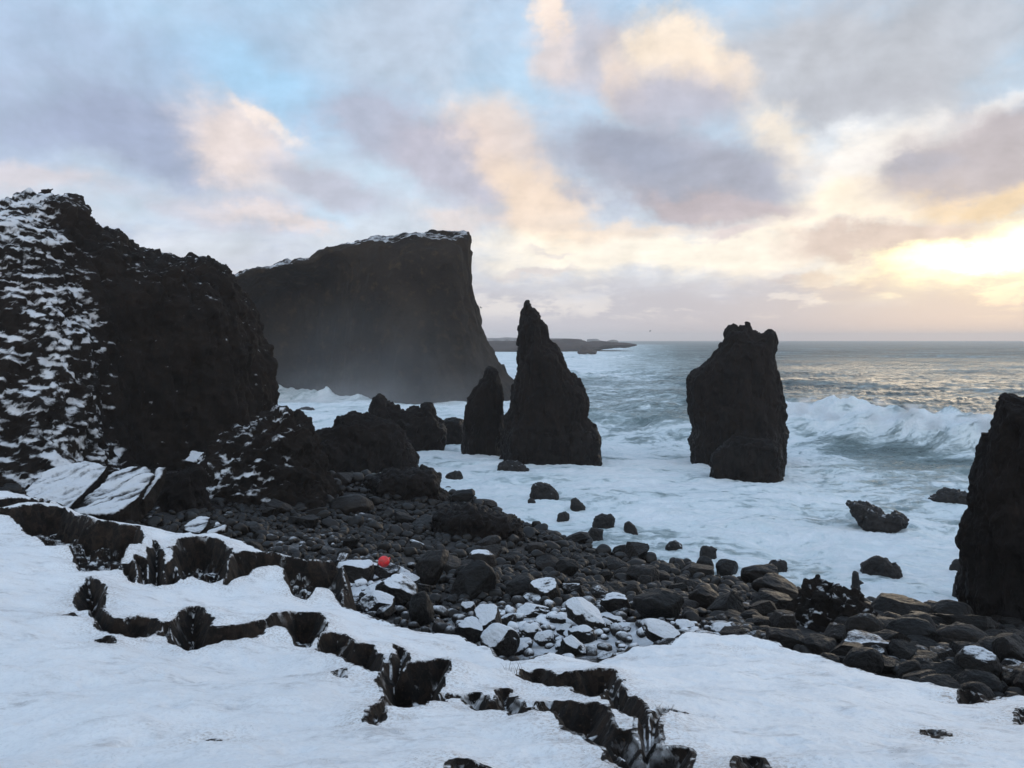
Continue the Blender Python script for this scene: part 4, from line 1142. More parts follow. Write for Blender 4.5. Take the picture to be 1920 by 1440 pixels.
# ------------------------------------------------------------------ tilted snow-covered slabs under the cliff
def slab(name, poly, d1, d2, thick, label, seed, cover, streak=0.5, group='tilted slabs under the cliff'):
    poly = densify(poly, 8, 0.5, seed)
    ys = [p[1] for p in poly]; yb_, yt_ = max(ys), min(ys)
    P = [at(p[0], p[1], d1 + (yb_ - p[1]) / (yb_ - yt_) * (d2 - d1)) for p in poly]
    c = sum(P, Vector()) / len(P)
    zb_ = min(p.z for p in P)
    # plane through the points
    A = np.array([(p - c)[:] for p in P])
    u_, s_, vt = np.linalg.svd(A)
    nrm = Vector(vt[2]);
    if nrm.z < 0: nrm = -nrm
    bm = bmesh.new()
    top = [bm.verts.new(p - c) for p in P]
    bot = [bm.verts.new(p - c - nrm * thick - Vector((0, 0, thick * 1.5))) for p in P]
    n = len(P)
    bm.faces.new(top); bm.faces.new(bot[::-1])
    for i in range(n):
        bm.faces.new((top[i], bot[i], bot[(i + 1) % n], top[(i + 1) % n]))
    bmesh.ops.triangulate(bm, faces=bm.faces[:])
    bmesh.ops.recalc_face_normals(bm, faces=bm.faces[:])
    me = bpy.data.meshes.new('raw'); bm.to_mesh(me); bm.free()
    tmp = bpy.data.objects.new('tmp', me); COL.objects.link(tmp)
    mo = tmp.modifiers.new('r', 'REMESH'); mo.mode = 'VOXEL'; mo.voxel_size = 0.06
    me2 = bpy.data.meshes.new_from_object(tmp.evaluated_get(bpy.context.evaluated_depsgraph_get()))
    bpy.data.objects.remove(tmp); bpy.data.meshes.remove(me)
    nv = len(me2.vertices)
    co = np.empty(nv * 3, np.float32); me2.vertices.foreach_get('co', co); co = co.reshape(-1, 3).astype(float)
    no = np.empty(nv * 3, np.float32); me2.vertices.foreach_get('normal', no); no = no.reshape(-1, 3).astype(float)
    a, b = Vector(vt[0]), Vector(vt[1])
    along = np.array((Vector((0.62, 0.55, 0.55)) - nrm * Vector((0.62, 0.55, 0.55)).dot(nrm)).normalized()[:])
    cross = np.cross(np.array(nrm[:]), along)
    ua, uc = co @ along, co @ cross
    grooves = fbm(np.stack([ua * 0.25, uc * 2.1, 0 * ua + seed], 1), 4, 0.55, seed)
    up_ = no @ np.array(nrm[:])
    co += no * (0.16 * fbm(co * 0.9 + seed, 4, 0.55, seed) + 0.10 * grooves * np.clip(up_, 0, 1))[:, None]
    sv = cover + 0.9 * (up_ - 0.75) + streak * 1.6 * grooves
    me2.vertices.foreach_set('co', (co - np.array([0, 0, zb_ - c.z])).astype(np.float32).ravel())
    me2.polygons.foreach_set('use_smooth', np.ones(len(me2.polygons), bool))
    at_ = me2.attributes.new('snow', 'FLOAT', 'POINT'); at_.data.foreach_set('value', sv.astype(np.float32))
    me2.materials.clear(); me2.name = name
    tag(link(name, me2, M_CLIFF, None, (c.x, c.y, zb_)), label, 'rock slab', group)

slab('rock_slab', [(47, 917), (90, 880), (130, 870), (160, 863), (203, 871), (187, 893), (157, 923), (123, 957), (93, 957), (83, 942), (50, 930)], 36.5, 40.5, 0.5,
     'wide snow-covered slab tilted against the tall cliff, the one farther from the crag', 701, 0.55, 0.35)
slab('rock_slab', [(128, 962), (160, 930), (205, 893), (233, 879), (248, 874), (283, 882), (287, 894), (257, 934), (213, 965)], 36.0, 40.5, 0.5,
     'snow-covered tilted slab with a bare grooved strip, next to the brownish outcrop', 702, 0.45, 0.6)
slab('rock_slab', [(257, 935), (262, 925), (298, 879), (311, 877), (300, 895), (270, 935)], 38.0, 40.5, 0.35, 'narrow snowy sliver of slab leaning on the brownish outcrop', 703, 0.45, 0.3)
slab('rock_slab', [(343, 991), (368, 970), (397, 966), (388, 985), (375, 998), (350, 995)], 35.0, 37.0, 0.3, 'small fanned slab with snow stripes below the brownish outcrop', 704, 0.40, 0.6)
slab('rock_slab', [(386, 1001), (406, 978), (428, 982), (412, 996), (396, 1003)], 34.5, 36.0, 0.3, 'smallest snow-striped slab beside the fanned slab', 705, 0.32, 0.6)
slab('snow_drift', [(345, 862), (360, 847), (383, 846), (380, 866), (362, 866)], 54.0, 56.0, 0.4, 'small drift of snow lodged between the tall cliff and the crag', 706, 0.75, 0.1, group='drifts')

# ------------------------------------------------------------------ boulders
def proto(kind, seed):
    r = np.random.default_rng(seed)
    bm = bmesh.new()
    bmesh.ops.create_icosphere(bm, subdivisions=5 if kind != 'pebble' else 3, radius=1.0)
    me = bpy.data.meshes.new('boulder_%s' % kind); bm.to_mesh(me); bm.free()
    nv = len(me.vertices)
    co = np.empty(nv * 3, np.float32); me.vertices.foreach_get('co', co); co = co.reshape(-1, 3).astype(float)
    n_cut = {'round': 13, 'angular': 13, 'slab': 12, 'pebble': 10}[kind]
    lo, hi = {'round': (0.68, 0.90), 'angular': (0.42, 0.78), 'slab': (0.55, 0.85), 'pebble': (0.6, 0.9)}[kind]
    soft = {'round': 0.28, 'angular': 0.04, 'slab': 0.06, 'pebble': 0.2}[kind]
    for k in range(n_cut):
        v = r.normal(size=3); v /= np.linalg.norm(v)
        c = r.uniform(lo, hi)
        if kind == 'slab' and k < 2:
            v = np.array([r.uniform(-.12, .12), r.uniform(-.12, .12), 1.0 if k == 0 else -1.0]); v /= np.linalg.norm(v); c = 0.55
        if kind == 'angular' and k < 1:
            v = np.array([r.uniform(-.35, .35), r.uniform(-.6, -.1), 1.0]); v /= np.linalg.norm(v); c = 0.55
        e = co @ v - c
        co -= np.outer(np.clip(e, 0, None) * (1 - soft), v)
    nn = co / np.linalg.norm(co, axis=1)[:, None]
    if kind != 'pebble':
        co += nn * (0.06 * fbm(co * 1.6 + seed, 4, 0.5, seed) + 0.022 * ridged(co * 4.0 + seed, 3, 0.5, seed + 3))[:, None]
    co -= (co.max(0) + co.min(0)) / 2
    co /= (co.max(0) - co.min(0)) / 2
    co[:, 2] += 1.0
    me.vertices.foreach_set('co', co.astype(np.float32).ravel())
    me.polygons.foreach_set('use_smooth', np.ones(len(me.polygons), bool))
    me.materials.append(M_BOULDER)
    me.update()
    return me

PROTO = {'round': [proto('round', 800 + i) for i in range(9)], 'angular': [proto('angular', 840 + i) for i in range(9)], 'slab': [proto('slab', 880 + i) for i in range(6)]}

def boulder(me, x, y, z, w_, dp, h, rot, tilt=(0, 0), snow=0.0, label=None):
    o = bpy.data.objects.new('boulder', me)
    COL.objects.link(o)
    o.location = (x, y, z)
    o.rotation_mode = 'ZYX'
    o.rotation_euler = (tilt[0], tilt[1], rot)
    o.scale = (w_ / 2, dp / 2, h / 2)
    o['snow'] = float(snow)
    o['category'] = 'boulder'
    o['group'] = 'boulders on the beach'
    if label: o['label'] = label
    return o

placed = []        # x, y, radius
indiv = []         # (object, px, py, size px, kind, snow)
HERO = [  # x0, x1, y0, y1, shape, roll, snow, label
 (782, 843, 1027, 1104, 'angular', 0, 0.30, 'dark upright block of a boulder with a smudge of snow on its face'),
 (845, 930, 1058, 1127, 'angular', 0, 0.28, 'big wedge-shaped dark boulder beside the upright block, its flat side showing'),
 (868, 930, 1034, 1078, 'round', 0, 0.62, 'dark boulder ringed with snow around its top, behind the wedge-shaped boulder'),
 (630, 698, 1053, 1096, 'slab', 8, 1.0, 'broad flat stone wholly covered in snow next to the red buoy'),
 (699, 772, 1084, 1144, 'slab', 30, 0.68, 'long dark slab with a snow edge sloping towards the upright block'),
 (674, 732, 1116, 1158, 'slab', 24, 0.76, 'snow-dusted slab sloping just above the snow bank, in front of the long slab'),
 (768, 814, 1108, 1178, 'round', 0, 0.20, 'tall rounded bare boulder in front of the upright block'),
 (736, 771, 1064, 1092, 'angular', 0, 0.95, 'broken snow-covered shard between the red buoy and the upright block'),
 (742, 783, 1080, 1106, 'angular', 10, 0.95, 'flat snow-topped stone leaning at the foot of the upright block'),
 (901, 974, 1172, 1240, 'round', 0, 0.92, 'large snow-capped boulder at the lowest dip of the snow bank'),
 (852, 902, 1164, 1207, 'slab', 14, 0.90, 'split snow-covered boulder left of the large snow-capped one'),
 (888, 940, 1142, 1202, 'angular', 0, 0.86, 'snow-topped dark boulder directly behind the large snow-capped one'),
 (865, 898, 1129, 1158, 'angular', 0, 0.98, 'small pale boulder all white on top, under the wedge-shaped boulder'),
 (1046, 1125, 1134, 1190, 'slab', 32, 1.0, 'longest snow-covered slab, sloping steeply like a ramp among the snowy stones'),
 (1198, 1268, 1176, 1214, 'slab', 22, 1.0, 'smooth snow-covered slab beside the edge of the broad snow bank'),
 (1174, 1264, 1104, 1172, 'angular', 16, 0.22, 'biggest brown-black angular boulder in the middle of the beach'),
 (1285, 1340, 1104, 1147, 'slab', 26, 0.05, 'ochre-tinted leaning slab with no snow in the bare boulders'),
 (1174, 1235, 1064, 1100, 'round', 0, 0.05, 'broad low-backed bare boulder above the biggest brown-black one'),
 (1336, 1383, 1051, 1085, 'round', 10, 0.15, 'dark rounded boulder isolated by foam near the flat-topped block'),
 (1306, 1337, 1047, 1078, 'round', 0, 0.1, 'pair-mate boulder rounded and dark, shoreward of the one isolated by foam'),
 (994, 1052, 1091, 1134, 'angular', 0, 0.66, 'square-fronted boulder with a snow cap right of the wedge-shaped boulder'),
 (1053, 1100, 1095, 1127, 'angular', 0, 0.52, 'blocky boulder with a thin line of snow on top, next to the square-fronted one'),
 (1124, 1181, 1117, 1158, 'slab', 0, 0.62, 'flat boulder with a frosted top touching the biggest brown-black boulder'),
 (1330, 1377, 1171, 1199, 'round', 0, 0.80, 'snow-topped rock half sunk where the snow bank crests'),
 (1043, 1072, 1173, 1197, 'angular', 0, 1.0, 'little snow-capped block under the ramp-like snowy slab'),
 (1044, 1098, 1197, 1236, 'angular', 12, 0.84, 'cracked snow-dusted block touching the snow bank below the ramp-like slab'),
 (1000, 1043, 1187, 1216, 'round', 0, 0.98, 'rounded white-covered stone between the large snow-capped boulder and the cracked block'),
 (1388, 1456, 1063, 1104, 'slab', 3, 0.05, 'flat-topped black block standing at the edge of the foam'),
 (1404, 1490, 1087, 1136, 'slab', 22, 0.05, 'long bare slab sloping down to the spiky crag, above its twin'),
 (1402, 1486, 1117, 1162, 'slab', 12, 0.05, 'long bare slab with a flat dull top, below its twin beside the spiky crag'),
 (1576, 1649, 1151, 1210, 'round', 14, 0.42, 'smooth grey rounded boulder right in front of the spiky crag'),
 (1626, 1747, 1126, 1182, 'slab', 8, 0.05, 'largest layered boulder with an ochre streak, at the water past the spiky crag'),
 (1662, 1753, 1163, 1218, 'round', 0, 0.1, 'long hump-backed boulder in front of the largest layered boulder'),
 (1538, 1584, 1174, 1224, 'angular', 0, 0.40, 'steep-sided boulder by the snow bank under the spiky crag'),
 (1566, 1663, 1196, 1240, 'slab', 6, 0.50, 'low wide boulder with small dots of snow along the snow bank'),
 (1660, 1717, 1208, 1248, 'angular', 10, 0.35, 'pointed-top boulder next to the low wide one by the snow bank'),
 (1746, 1821, 1128, 1190, 'round', 0, 0.05, 'tall black boulder standing in front of the nearest stack at the foam'),
 (1792, 1870, 1220, 1286, 'round', 0, 0.62, 'large round boulder with a white blotch of snow on its face'),
 (1852, 1912, 1206, 1258, 'slab', 28, 0.15, 'sloping boulder behind the one with the white snow blotch'),
 (1752, 1846, 1176, 1224, 'round', 0, 0.05, 'broad black boulder between the nearest stack and the snow-blotched one'),
 (1040, 1084, 1050, 1084, 'round', 0, 0.0, 'bare round boulder seaward of the square-fronted snow-capped one'),
 (1440, 1492, 1150, 1188, 'slab', 0, 0.35, 'dark flat stone against the snowy flank of the spiky crag'),
 (620, 700, 930, 968, 'round', 0, 0.05, 'long low bare boulder under the flat black ledge'),
 (500, 548, 938, 972, 'angular', 0, 0.05, 'square bare boulder at the foot of the snow-flecked crag'),
 (702, 748, 1061, 1094, 'angular', 6, 0.55, 'low dark stone on which the red buoy rests'),
 (846, 890, 918, 950, 'angular', 0, 0.0, 'square-topped black boulder at the waterline by the long ledge'),
]
rb = random.Random(21)
for i, (x0, x1, y0, y1, kd, roll, sn, lab) in enumerate(HERO):
    gx, gy = drop_to(BEACH, 0.5 * (x0 + x1), y1 - 3, 12, 100)
    gz = float(BEACH(np.array([gx]), np.array([gy]))[0])
    pm = PROTO[kd][(i * 5 + 2) % len(PROTO[kd])]
    sc = gy / FPX
    w_ = (x1 - x0) * sc * 1.06; h = (y1 - y0) * sc * 1.12
    dp = max(0.75 * w_, 0.9 * h) if kd != 'slab' else max(0.7 * w_, h)
    t = math.radians(roll)
    if kd == 'slab' and roll > 12:
        h2 = max(0.40 * h, h - w_ * 0.5 * math.sin(t)); w2 = w_ * 1.12
        z_ = gz + 0.5 * w2 * math.sin(t) * 0.65 - 0.15 * h2
        tx = 0.35
        h = h2 * 1.1; w_ = w2
    else:
        z_ = gz - 0.14 * h; tx = 0.12
    yy = gy + 0.30 * dp
    o = boulder(pm, gx * yy / gy, yy, z_, w_, dp, h, rb.uniform(-0.25, 0.25), (tx, t), sn, lab)
    placed.append((gx, yy, 0.42 * w_))
    indiv.append([o, 0.5 * (x0 + x1), 0.5 * (y0 + y1), x1 - x0, kd, sn, True, w_])

# scatter the rest: where beach shows, not under the snow or the crags
BIG = [(o.location.x, o.location.y, max(o.dimensions.x, 0.5) * 0.33) for o in COL.objects if o.get('category') in ('crag', 'ledge', 'outcrop', 'sea stack', 'rock slab')]
for q in [o for o in COL.objects if o.get('category') == 'crag' and o.location.y < 30]:
    for k in (0.95, 0.90, 0.86): BIG.append((q.location.x * k - 0.3, q.location.y * k, 0.9))
N_ = 120000
cx_ = rng.uniform(-60, 2010, N_); cy_ = rng.uniform(-0.25, 0.45, N_)
cand = []
ca = np.arctan((cx_ - 960) / FPX)
cr_ = np.sqrt(rng.uniform(13.0 ** 2, 70.0 ** 2, N_))
cxw, cyw = cr_ * np.sin(ca), cr_ * np.cos(ca)
czw = BEACH(cxw, cyw)
sdp = seg_dist(cxw, cyw, edge_plan, closed=False)
near_ = rng.uniform(0, 1, N_) < 0.22
ca = np.where(near_, np.arctan((rng.uniform(1350, 2000, N_) - 960) / FPX), ca); cr_ = np.where(near_, np.sqrt(rng.uniform(13.0 ** 2, 26.0 ** 2, N_)), cr_)
cxw, cyw = cr_ * np.sin(ca), cr_ * np.cos(ca); czw = BEACH(cxw, cyw)
sdp = seg_dist(cxw, cyw, edge_plan, closed=False)
okc = (czw > -0.22) & (czw < 6.8) & ~(inside(cxw, cyw, snow_poly) & (sdp > 0.1))
ex = np.array(edge_plan)
epx, epy = project(ex[:, 0], ex[:, 1], BASE(ex[:, 0], ex[:, 1]))
order = np.argsort(epx)
idx = np.where(okc)[0]
pcx, pcy = project(cxw, cyw, czw)
crest_y = np.interp(pcx, epx[order], epy[order])
cells = {}
def clash(x, y, r):
    for (bx, by, br) in BIG:
        if (x - bx) ** 2 + (y - by) ** 2 < (br + 0.35 * r) ** 2: return True
    gx, gy = int(x // 2), int(y // 2)
    for i in (-1, 0, 1):
        for j in (-1, 0, 1):
            for (qx, qy, qr) in cells.get((gx + i, gy + j), ()):
                if (x - qx) ** 2 + (y - qy) ** 2 < (0.72 * (r + qr)) ** 2: return True
    return False
def put(x, y, r): cells.setdefault((int(x // 2), int(y // 2)), []).append((x, y, r))
for p in placed: put(*p)
stones = []
for stage, (lo, hi, quota) in enumerate([(0.40, 0.72, 120), (0.25, 0.42, 760), (0.15, 0.26, 3200), (0.09, 0.16, 3800)]):
    k = 0
    for i in idx[stage::4]:
        if k >= quota: break
        u = rb.random() ** 1.7
        r = lo + (hi - lo) * u
        # stones get smaller towards the snow bank
        nearsnow = math.exp(-max(crest_y[i] and (crest_y[i] - pcy[i]), 0) / 70.0)
        if stage == 0 and (rb.random() < 0.85 * nearsnow or cyw[i] < 14): continue
        if stage == 1 and rb.random() < 0.55 * nearsnow and pcx[i] < 1500: continue
        if stage >= 2 and cyw[i] > (58 if stage == 2 else 34): continue
        x, y = cxw[i], cyw[i]
        r = min(r, 42.0 * y / FPX)
        if czw[i] < 0.1 and stage > 1: continue
        if clash(x, y, r): continue
        put(x, y, r); k += 1
        h = r * rb.uniform(0.95, 1.5)
        top_py = project(x, y, czw[i] + h * 0.8)[1]
        if top_py > crest_y[i] + 1: continue          # wholly behind the snow bank
        stones.append((r * FPX / y, x, y, float(czw[i]), r, h, float(pcx[i]), float(pcy[i])))
stones.sort(reverse=True)
N_IND = 300 - len(HERO)
def stone_snow(px, py, r):
    s = float(snow_zone(np.array(px), np.array(py)))
    v = 0.10 + 0.95 * min(s, 1.0) + rb.uniform(-0.22, 0.22)
    if s < 0.12: v = min(v, 0.3) if rb.random() < 0.985 else 0.55
    return max(0.0, min(1.05, v))
for s in stones[:N_IND]:
    _, x, y, z_, r, h, ppx, ppy = s
    kd = rb.choices(['round', 'angular', 'slab'], [0.24, 0.52, 0.24])[0]
    pm = rb.choice(PROTO[kd])
    sn = stone_snow(ppx, ppy, r)
    a_ = rb.uniform(0.85, 1.35); b_ = rb.uniform(0.8, 1.15)
    hh = h * (0.7 if kd == 'slab' else 1.0)
    o = boulder(pm, x, y, z_ - 0.22 * hh, 2 * r * a_, 2 * r * b_, hh * 1.25, rb.uniform(0, 6.28), (rb.uniform(-.3, .3), rb.uniform(-.3, .3)), sn)
    indiv.append([o, ppx, ppy - 0.5 * h * FPX / y, 2 * r * FPX / y, kd, sn, False, 2 * r * a_])

# labels for the scattered boulders: look first, then the nearest landmark, then their rank from it
LAND = [('the red buoy', 720, 1053), ('the squat blackest ledge', 895, 985), ('the wedge-shaped boulder', 888, 1095), ('the spiky crag', 1550, 1145), ('the nearest sea stack', 1855, 1150),
        ('the long black ledge', 765, 920), ('the brownish outcrop', 340, 960), ('the ramp-like snowy slab', 1085, 1162), ('the large snow-capped boulder', 938, 1206), ('the flat-topped block', 1422, 1084),
        ('the snow-flecked crag', 500, 900), ('the biggest brown-black boulder', 1219, 1138), ('the dark round boulder isolated by foam', 1360, 1068)]
ORD = ['nearest', 'second nearest', 'third nearest', 'fourth nearest', 'fifth nearest', 'sixth nearest', 'seventh nearest', 'eighth nearest', 'ninth nearest', 'tenth nearest', 'eleventh nearest', 'twelfth nearest']
bins = {}
for e in indiv:
    if e[6]: continue
    o, px, py, sz, kd, sn, _h, wm = e
    ds = [(math.hypot(px - l[1], (py - l[2]) * 1.4), l) for l in LAND]
    dm, l = min(ds)
    ddx, ddy = px - l[1], (py - l[2]) * 1.4
    sect = ('right of' if ddx > 0 else 'left of') if abs(ddx) > abs(ddy) else ('seaward of' if ddy < 0 else 'in front of')
    look = ('snow-capped' if sn > 0.72 else 'snow-dusted' if sn > 0.45 else 'bare') + ' ' + {'round': 'rounded', 'angular': 'angular', 'slab': 'flattish'}[kd]
    size = 'big' if wm > 1.25 else 'medium' if wm > 0.85 else 'small'
    bins.setdefault((size, look, sect, l[0]), []).append((dm, o))
for (size, look, sect, l), v in bins.items():
    v.sort(key=lambda q: q[0])
    for k, (dm, o) in enumerate(v):
        o['label'] = ('' if len(v) == 1 else (ORD[k] if k < 12 else 'farther') + ' ') + f'{size} {look} boulder {sect} {l}'

# everything smaller: one bed of stones
PEB = [proto('pebble', 920 + i) for i in range(6)]
peb = []
for me in PEB:
    nv = len(me.vertices); c = np.empty(nv * 3, np.float32); me.vertices.foreach_get('co', c)
    f = np.empty(len(me.polygons) * 3, np.int32); me.polygons.foreach_get('vertices', f)
    peb.append((c.reshape(-1, 3).astype(float), f.reshape(-1, 3)))
VV, FF, SS, off = [], [], [], 0
for s in stones[N_IND:]:
    _, x, y, z_, r, h, ppx, ppy = s
    c, f = peb[rb.randrange(6)]
    a_ = rb.uniform(0, 6.28); t1 = rb.uniform(-.3, .3); ca_, sa_ = math.cos(a_), math.sin(a_)
    q = c * np.array([r * rb.uniform(.85, 1.3), r * rb.uniform(.8, 1.1), h * 0.6])
    q = np.stack([q[:, 0] * ca_ - q[:, 1] * sa_, q[:, 0] * sa_ + q[:, 1] * ca_, q[:, 2] + q[:, 0] * t1], 1)
    VV.append(q + np.array([x, y, z_ - 0.2 * h])); FF.append(f + off); off += len(c)
    sn = stone_snow(ppx, ppy, r)
    qz = (q[:, 2] - q[:, 2].min()) / (np.ptp(q[:, 2]) + 1e-6)
    SS.append(-1.25 + 1.35 * sn + 0.75 * qz + rb.uniform(-.1, .1))
me = mesh_from('beach_stones', np.concatenate(VV), np.concatenate(FF), True, {'snow': np.concatenate(SS)})
M_STONES = rock_mat('beach_stone', (0.0048, 0.0039, 0.0035, 1), (0.0098, 0.0074, 0.0060, 1), (0.022, 0.0152, 0.0108, 1), 1.5, 0.56, 'attr', 0.6, 0.06)
tag(link('beach_stones', me, M_STONES), 'bed of smaller dark stones between the boulders, snowy near the bank', 'stones', None, 'stuff')

# ------------------------------------------------------------------ red buoy
m, t, b, out = new_mat('buoy_plastic')
tc_ = t.new('ShaderNodeTexCoord')
nb_ = t.noise(tc_.outputs['Object'], 7.0, 5, 0.6)
t.put(b.inputs['Base Color'], t.mix(t.step(nb_, 0.35, 0.75), (0.86, 0.030, 0.036, 1), (0.42, 0.045, 0.04, 1)))
b.inputs['Roughness'].default_value = 0.45
M_BUOY = m
gx, gy = drop_to(BEACH, 720, 1085, 12, 100)
rB = 10.5 * gy / FPX
gz = at(720, 1053, gy - 1.2).z - rB; gx *= (gy - 1.2) / gy; gy -= 1.2
bx_, by_ = gx, gy
bz_ = gz
root = bpy.data.objects.new('buoy', None); COL.objects.link(root); root.location = (bx_, by_, bz_ + 0.0)
tag(root, 'round red buoy lying among the snowy boulders', 'buoy')
bm = bmesh.new(); bmesh.ops.create_uvsphere(bm, u_segments=40, v_segments=24, radius=rB)
for v in bm.verts: v.co.z += rB
me = bpy.data.meshes.new('float'); bm.to_mesh(me); bm.free()
for p in me.polygons: p.use_smooth = True
link('float', me, M_BUOY, root)
bm = bmesh.new()
bmesh.ops.create_cone(bm, cap_ends=True, segments=20, radius1=rB * 0.24, radius2=rB * 0.17, depth=rB * 0.34)
bmesh.ops.bevel(bm, geom=bm.edges[:], offset=rB * 0.03, segments=2)
rot = Vector((0.75, 0.45, 0.35)).normalized()
q_ = rot.to_track_quat('Z', 'Y').to_matrix()
for v in bm.verts: v.co = q_ @ v.co + rot * rB * 1.08 + Vector((0, 0, rB))
me = bpy.data.meshes.new('rope_eye'); bm.to_mesh(me); bm.free()
link('rope_eye', me, M_BUOY, root)

# ------------------------------------------------------------------ dry grass through the snow
m, t, b, out = new_mat('dry_grass'); b.inputs['Base Color'].default_value = (0.09, 0.062, 0.036, 1); b.inputs['Roughness'].default_value = 0.9
M_GRASS = m
def tuft(px, py, n, hgt, label, seed):
    r = random.Random(seed)
    gx, gy = drop_to(BASE, px, py)
    bm = bmesh.new()
    for _ in range(n):
        x, y = r.uniform(-.12, .12), r.uniform(-.05, .05); a = r.uniform(-.5, .5); h = hgt * r.uniform(.5, 1); wd = 0.004
        p0 = Vector((x, y, -0.08)); prev = None
        for k in range(5):
            q = k / 4; c = p0 + Vector((math.sin(a) * h * q * q, r.uniform(-.004, .004), 0.08 + h * q)); ww = wd * (1 - 0.8 * q)
            row = [bm.verts.new(c + Vector(o_)) for o_ in ((-ww, 0, 0), (0, -ww, 0), (ww, 0, 0), (0, ww, 0))]
            if prev:
                for i in range(4): bm.faces.new((prev[i], prev[(i + 1) % 4], row[(i + 1) % 4], row[i]))
            prev = row
    me = bpy.data.meshes.new('grass_tuft'); bm.to_mesh(me); bm.free()
    z_ = float(BASE(np.array([gx]), np.array([gy]))[0])
    tag(link('grass_tuft', me, M_GRASS, None, (gx, gy, z_)), label, 'grass', 'dry grass tips through the snow')
tuft(964, 1268, 14, 0.22, 'few thin dry grass blades in the snow dip below the large snow-capped boulder', 5)
tuft(1240, 1346, 6, 0.16, 'single dry grass wisp beside the curved crack at the front', 6)
tuft(450, 1165, 10, 0.12, 'short dry grass tips on the hummock left of centre', 7)

# ------------------------------------------------------------------ gulls
m, t, b, out = new_mat('gull_grey'); b.inputs['Base Color'].default_value = (0.10, 0.10, 0.11, 1); b.inputs['Roughness'].default_value = 0.8
M_GULL = m
def gull(px, py, d, heading, bank, label):
    root = bpy.data.objects.new('gull', None); COL.objects.link(root)
    root.location = at(px, py, d); root.rotation_euler = (bank, 0, heading)
    tag(root, label, 'bird', 'gulls over the sea')
    bm = bmesh.new(); bmesh.ops.create_uvsphere(bm, u_segments=14, v_segments=10, radius=1.0)
    for v in bm.verts:
        x = v.co.x; k = 1.0 - 0.55 * max(-x, 0) - 0.25 * max(x - 0.5, 0)
        v.co = Vector((x * 0.30, v.co.y * 0.085 * k, v.co.z * 0.085 * k))
    h_ = bmesh.ops.create_uvsphere(bm, u_segments=10, v_segments=8, radius=0.06)
    for v in h_['verts']: v.co += Vector((0.29, 0, 0.04))
    me = bpy.data.meshes.new('body'); bm.to_mesh(me); bm.free(); link('body', me, M_GULL, root)
    for s in (-1, 1):
        bm = bmesh.new()
        sec = [(0.0, 0.12, -0.10, 0.03), (0.30, 0.15, -0.07, 0.20), (0.62, 0.06, -0.10, 0.16), (0.85, -0.12, -0.16, 0.05)]
        rows = []
        for (yy, le, te, zz) in sec:
            rows.append([bm.verts.new((le, s * (yy + 0.04), zz)), bm.verts.new(((le + te) / 2, s * (yy + 0.04), zz + 0.025)), bm.verts.new((te, s * (yy + 0.04), zz)), bm.verts.new(((le + te) / 2, s * (yy + 0.04), zz - 0.01))])
        for a_, b2_ in zip(rows[:-1], rows[1:]):
            for k in range(4): bm.faces.new((a_[k], a_[(k + 1) % 4], b2_[(k + 1) % 4], b2_[k]))
        bm.faces.new(rows[0]); bm.faces.new(rows[-1][::-1])
        bmesh.ops.recalc_face_normals(bm, faces=bm.faces[:])
        me = bpy.data.meshes.new('wing'); bm.to_mesh(me); bm.free(); link('wing', me, M_GULL, root)
gull(901, 577, 190, 0.4, 0.3, 'gull gliding just off the edge of the flat-topped headland')
gull(1219, 621, 260, 2.6, -0.25, 'gull flying low over the sea between the spire and the notched stack')

# ------------------------------------------------------------------ air: sea haze
def volume_mat(name, dens, col, aniso=0.2):
    m = bpy.data.materials.new(name); m.use_nodes = True
    t = NT(m.node_tree); t.n.clear()
    out = t.new('ShaderNodeOutputMaterial'); v = t.new('ShaderNodeVolumePrincipled')
    v.inputs['Color'].default_value = col; v.inputs['Density'].default_value = dens; v.inputs['Anisotropy'].default_value = aniso
    t.l.new(v.outputs[0], out.inputs['Volume'])
    return m
bm = bmesh.new(); bmesh.ops.create_cube(bm, size=2.0)
for v in bm.verts:
    v.co = Vector((v.co.x * 6500, 3050 + v.co.y * 3200, -7.0 if v.co.z < 0 else 52.0))
me = bpy.data.meshes.new('haze'); bm.to_mesh(me); bm.free()
hz = link('haze', me, volume_mat('sea_haze', 0.00022, (1.0, 0.96, 0.94, 1)))
tag(hz, 'pale sea haze in the air over the whole shore', 'haze', None, 'stuff')

# spray hanging over the surf at the foot of the headland
def mist(px, d, rx, ry, rz, dens, label):
    bm = bmesh.new(); bmesh.ops.create_icosphere(bm, subdivisions=4, radius=1.0)
    for v in bm.verts: v.co.z = max(v.co.z, -0.05)
    c = at(px, 636, d)
    me = bpy.data.meshes.new('spray_mist'); bm.to_mesh(me); bm.free()
    m = bpy.data.materials.new('spray_mist'); m.use_nodes = True
    t = NT(m.node_tree); t.n.clear()
    out = t.new('ShaderNodeOutputMaterial'); v = t.new('ShaderNodeVolumePrincipled')
    v.inputs['Color'].default_value = (0.97, 0.98, 1.0, 1); v.inputs['Anisotropy'].default_value = 0.1
    P = t.new('ShaderNodeTexCoord').outputs['Object']
    r = t.vmath('LENGTH', P, out='Value')
    fall = t.step(r, 0.0, 1.0, 1.0, 0.0)
    n1 = t.noise(P, 3.0, 3, 0.55)
    t.put(v.inputs['Density'], t.math('MULTIPLY', t.math('MULTIPLY', fall, t.step(n1, 0.28, 0.66, 0.25, 1.0)), dens))
    t.l.new(v.outputs[0], out.inputs['Volume'])
    o = link('spray_mist', me, m, None, (c.x, c.y, 0.4), -math.atan2(c.x, c.y))
    o.scale = (rx, ry, rz)
    tag(o, label, 'spray', None, 'stuff')
mist(700, 148, 36, 12, 24, 0.016, 'thin spray drifting against the foot of the flat-topped headland')
mist(610, 146, 20, 9, 9, 0.022, 'denser low spray over the splashing surf under the headland')
mist(790, 116, 30, 12, 8, 0.012, 'low spray over the foam behind the rocks')
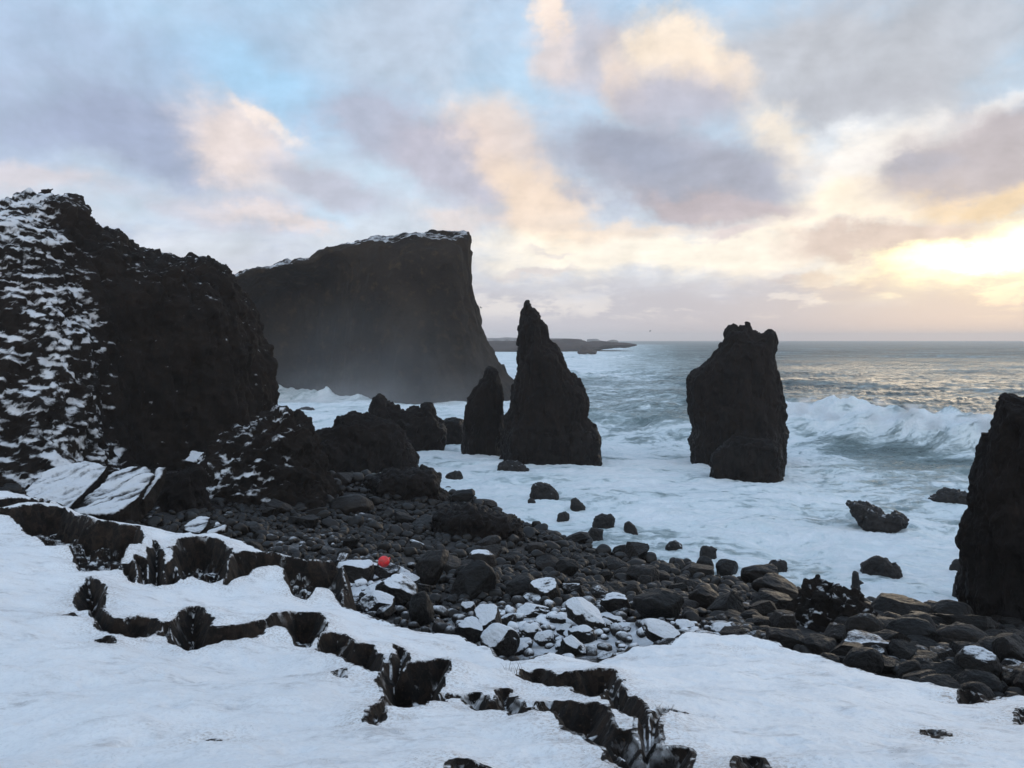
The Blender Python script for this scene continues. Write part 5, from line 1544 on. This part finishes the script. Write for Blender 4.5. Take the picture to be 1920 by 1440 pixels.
# spray blown off the breaker
def breaker_spray(line, rad_y, rad_z, dens, label, seed):
    rows = []
    L_ = np.array(line)
    pxs_ = np.linspace(L_[0, 0], L_[-1, 0], 120)
    V, ns = [], 14
    for i, q in enumerate(pxs_):
        d = np.interp(q, L_[:, 0], L_[:, 1]); h = np.interp(q, L_[:, 0], L_[:, 2])
        t_ = i / 119.0
        taper = math.sqrt(max(0.0, 1 - (2 * t_ - 1) ** 6)) + 0.02
        p = at(q, 636, d)
        for k in range(ns):
            a = 2 * math.pi * k / ns
            V.append((p.x, p.y + rad_y * taper * math.cos(a) - 0.6, max(0.0, h * 0.80 + rad_z * taper * math.sin(a) * (0.65 + 0.35 * h / 3))))
    V = np.array(V)
    V += 0.35 * np.stack([fbm(V * 0.5 + 3, 3, 0.6, seed), fbm(V * 0.5 + 9, 3, 0.6, seed + 1), fbm(V * 0.5 + 15, 3, 0.6, seed + 2)], 1)
    F_ = []
    for i in range(119):
        for k in range(ns):
            F_.append((i * ns + k, i * ns + (k + 1) % ns, (i + 1) * ns + (k + 1) % ns, (i + 1) * ns + k))
    me = mesh_from('breaker_spray', V, F_, True)
    bm = bmesh.new(); bm.from_mesh(me)
    bmesh.ops.holes_fill(bm, edges=[e for e in bm.edges if e.is_boundary], sides=0)
    bmesh.ops.recalc_face_normals(bm, faces=bm.faces[:]); bm.to_mesh(me); bm.free()
    m = bpy.data.materials.new('breaker_spray'); m.use_nodes = True
    t = NT(m.node_tree); t.n.clear()
    out = t.new('ShaderNodeOutputMaterial'); v = t.new('ShaderNodeVolumePrincipled')
    v.inputs['Color'].default_value = (0.97, 0.98, 1.0, 1); v.inputs['Anisotropy'].default_value = 0.1
    P = t.new('ShaderNodeTexCoord').outputs['Object']
    n1 = t.noise(P, 0.42, 5, 0.62)
    x_, y_, z_ = t.sep(P)
    t.put(v.inputs['Density'], t.math('MULTIPLY', t.step(t.math('MULTIPLY_ADD', z_, -0.030, n1), 0.34, 0.56), dens))
    t.l.new(v.outputs[0], out.inputs['Volume'])
    o = link('breaker_spray', me, m); tag(o, label, 'spray', None, 'stuff')
S.cycles.volume_step_rate = 3.0
S.cycles.volume_max_steps = 64
breaker_spray([(1440, 103.5, 2.2), (1500, 101.5, 3.6), (1585, 98.5, 4.2), (1640, 95.5, 3.6), (1720, 91.5, 3.1), (1800, 88.5, 3.2), (1870, 86.5, 3.4), (1990, 83, 3.0)], 2.6, 2.0, 0.85, 'white spray thrown up along the crest of the breaking wave', 950)
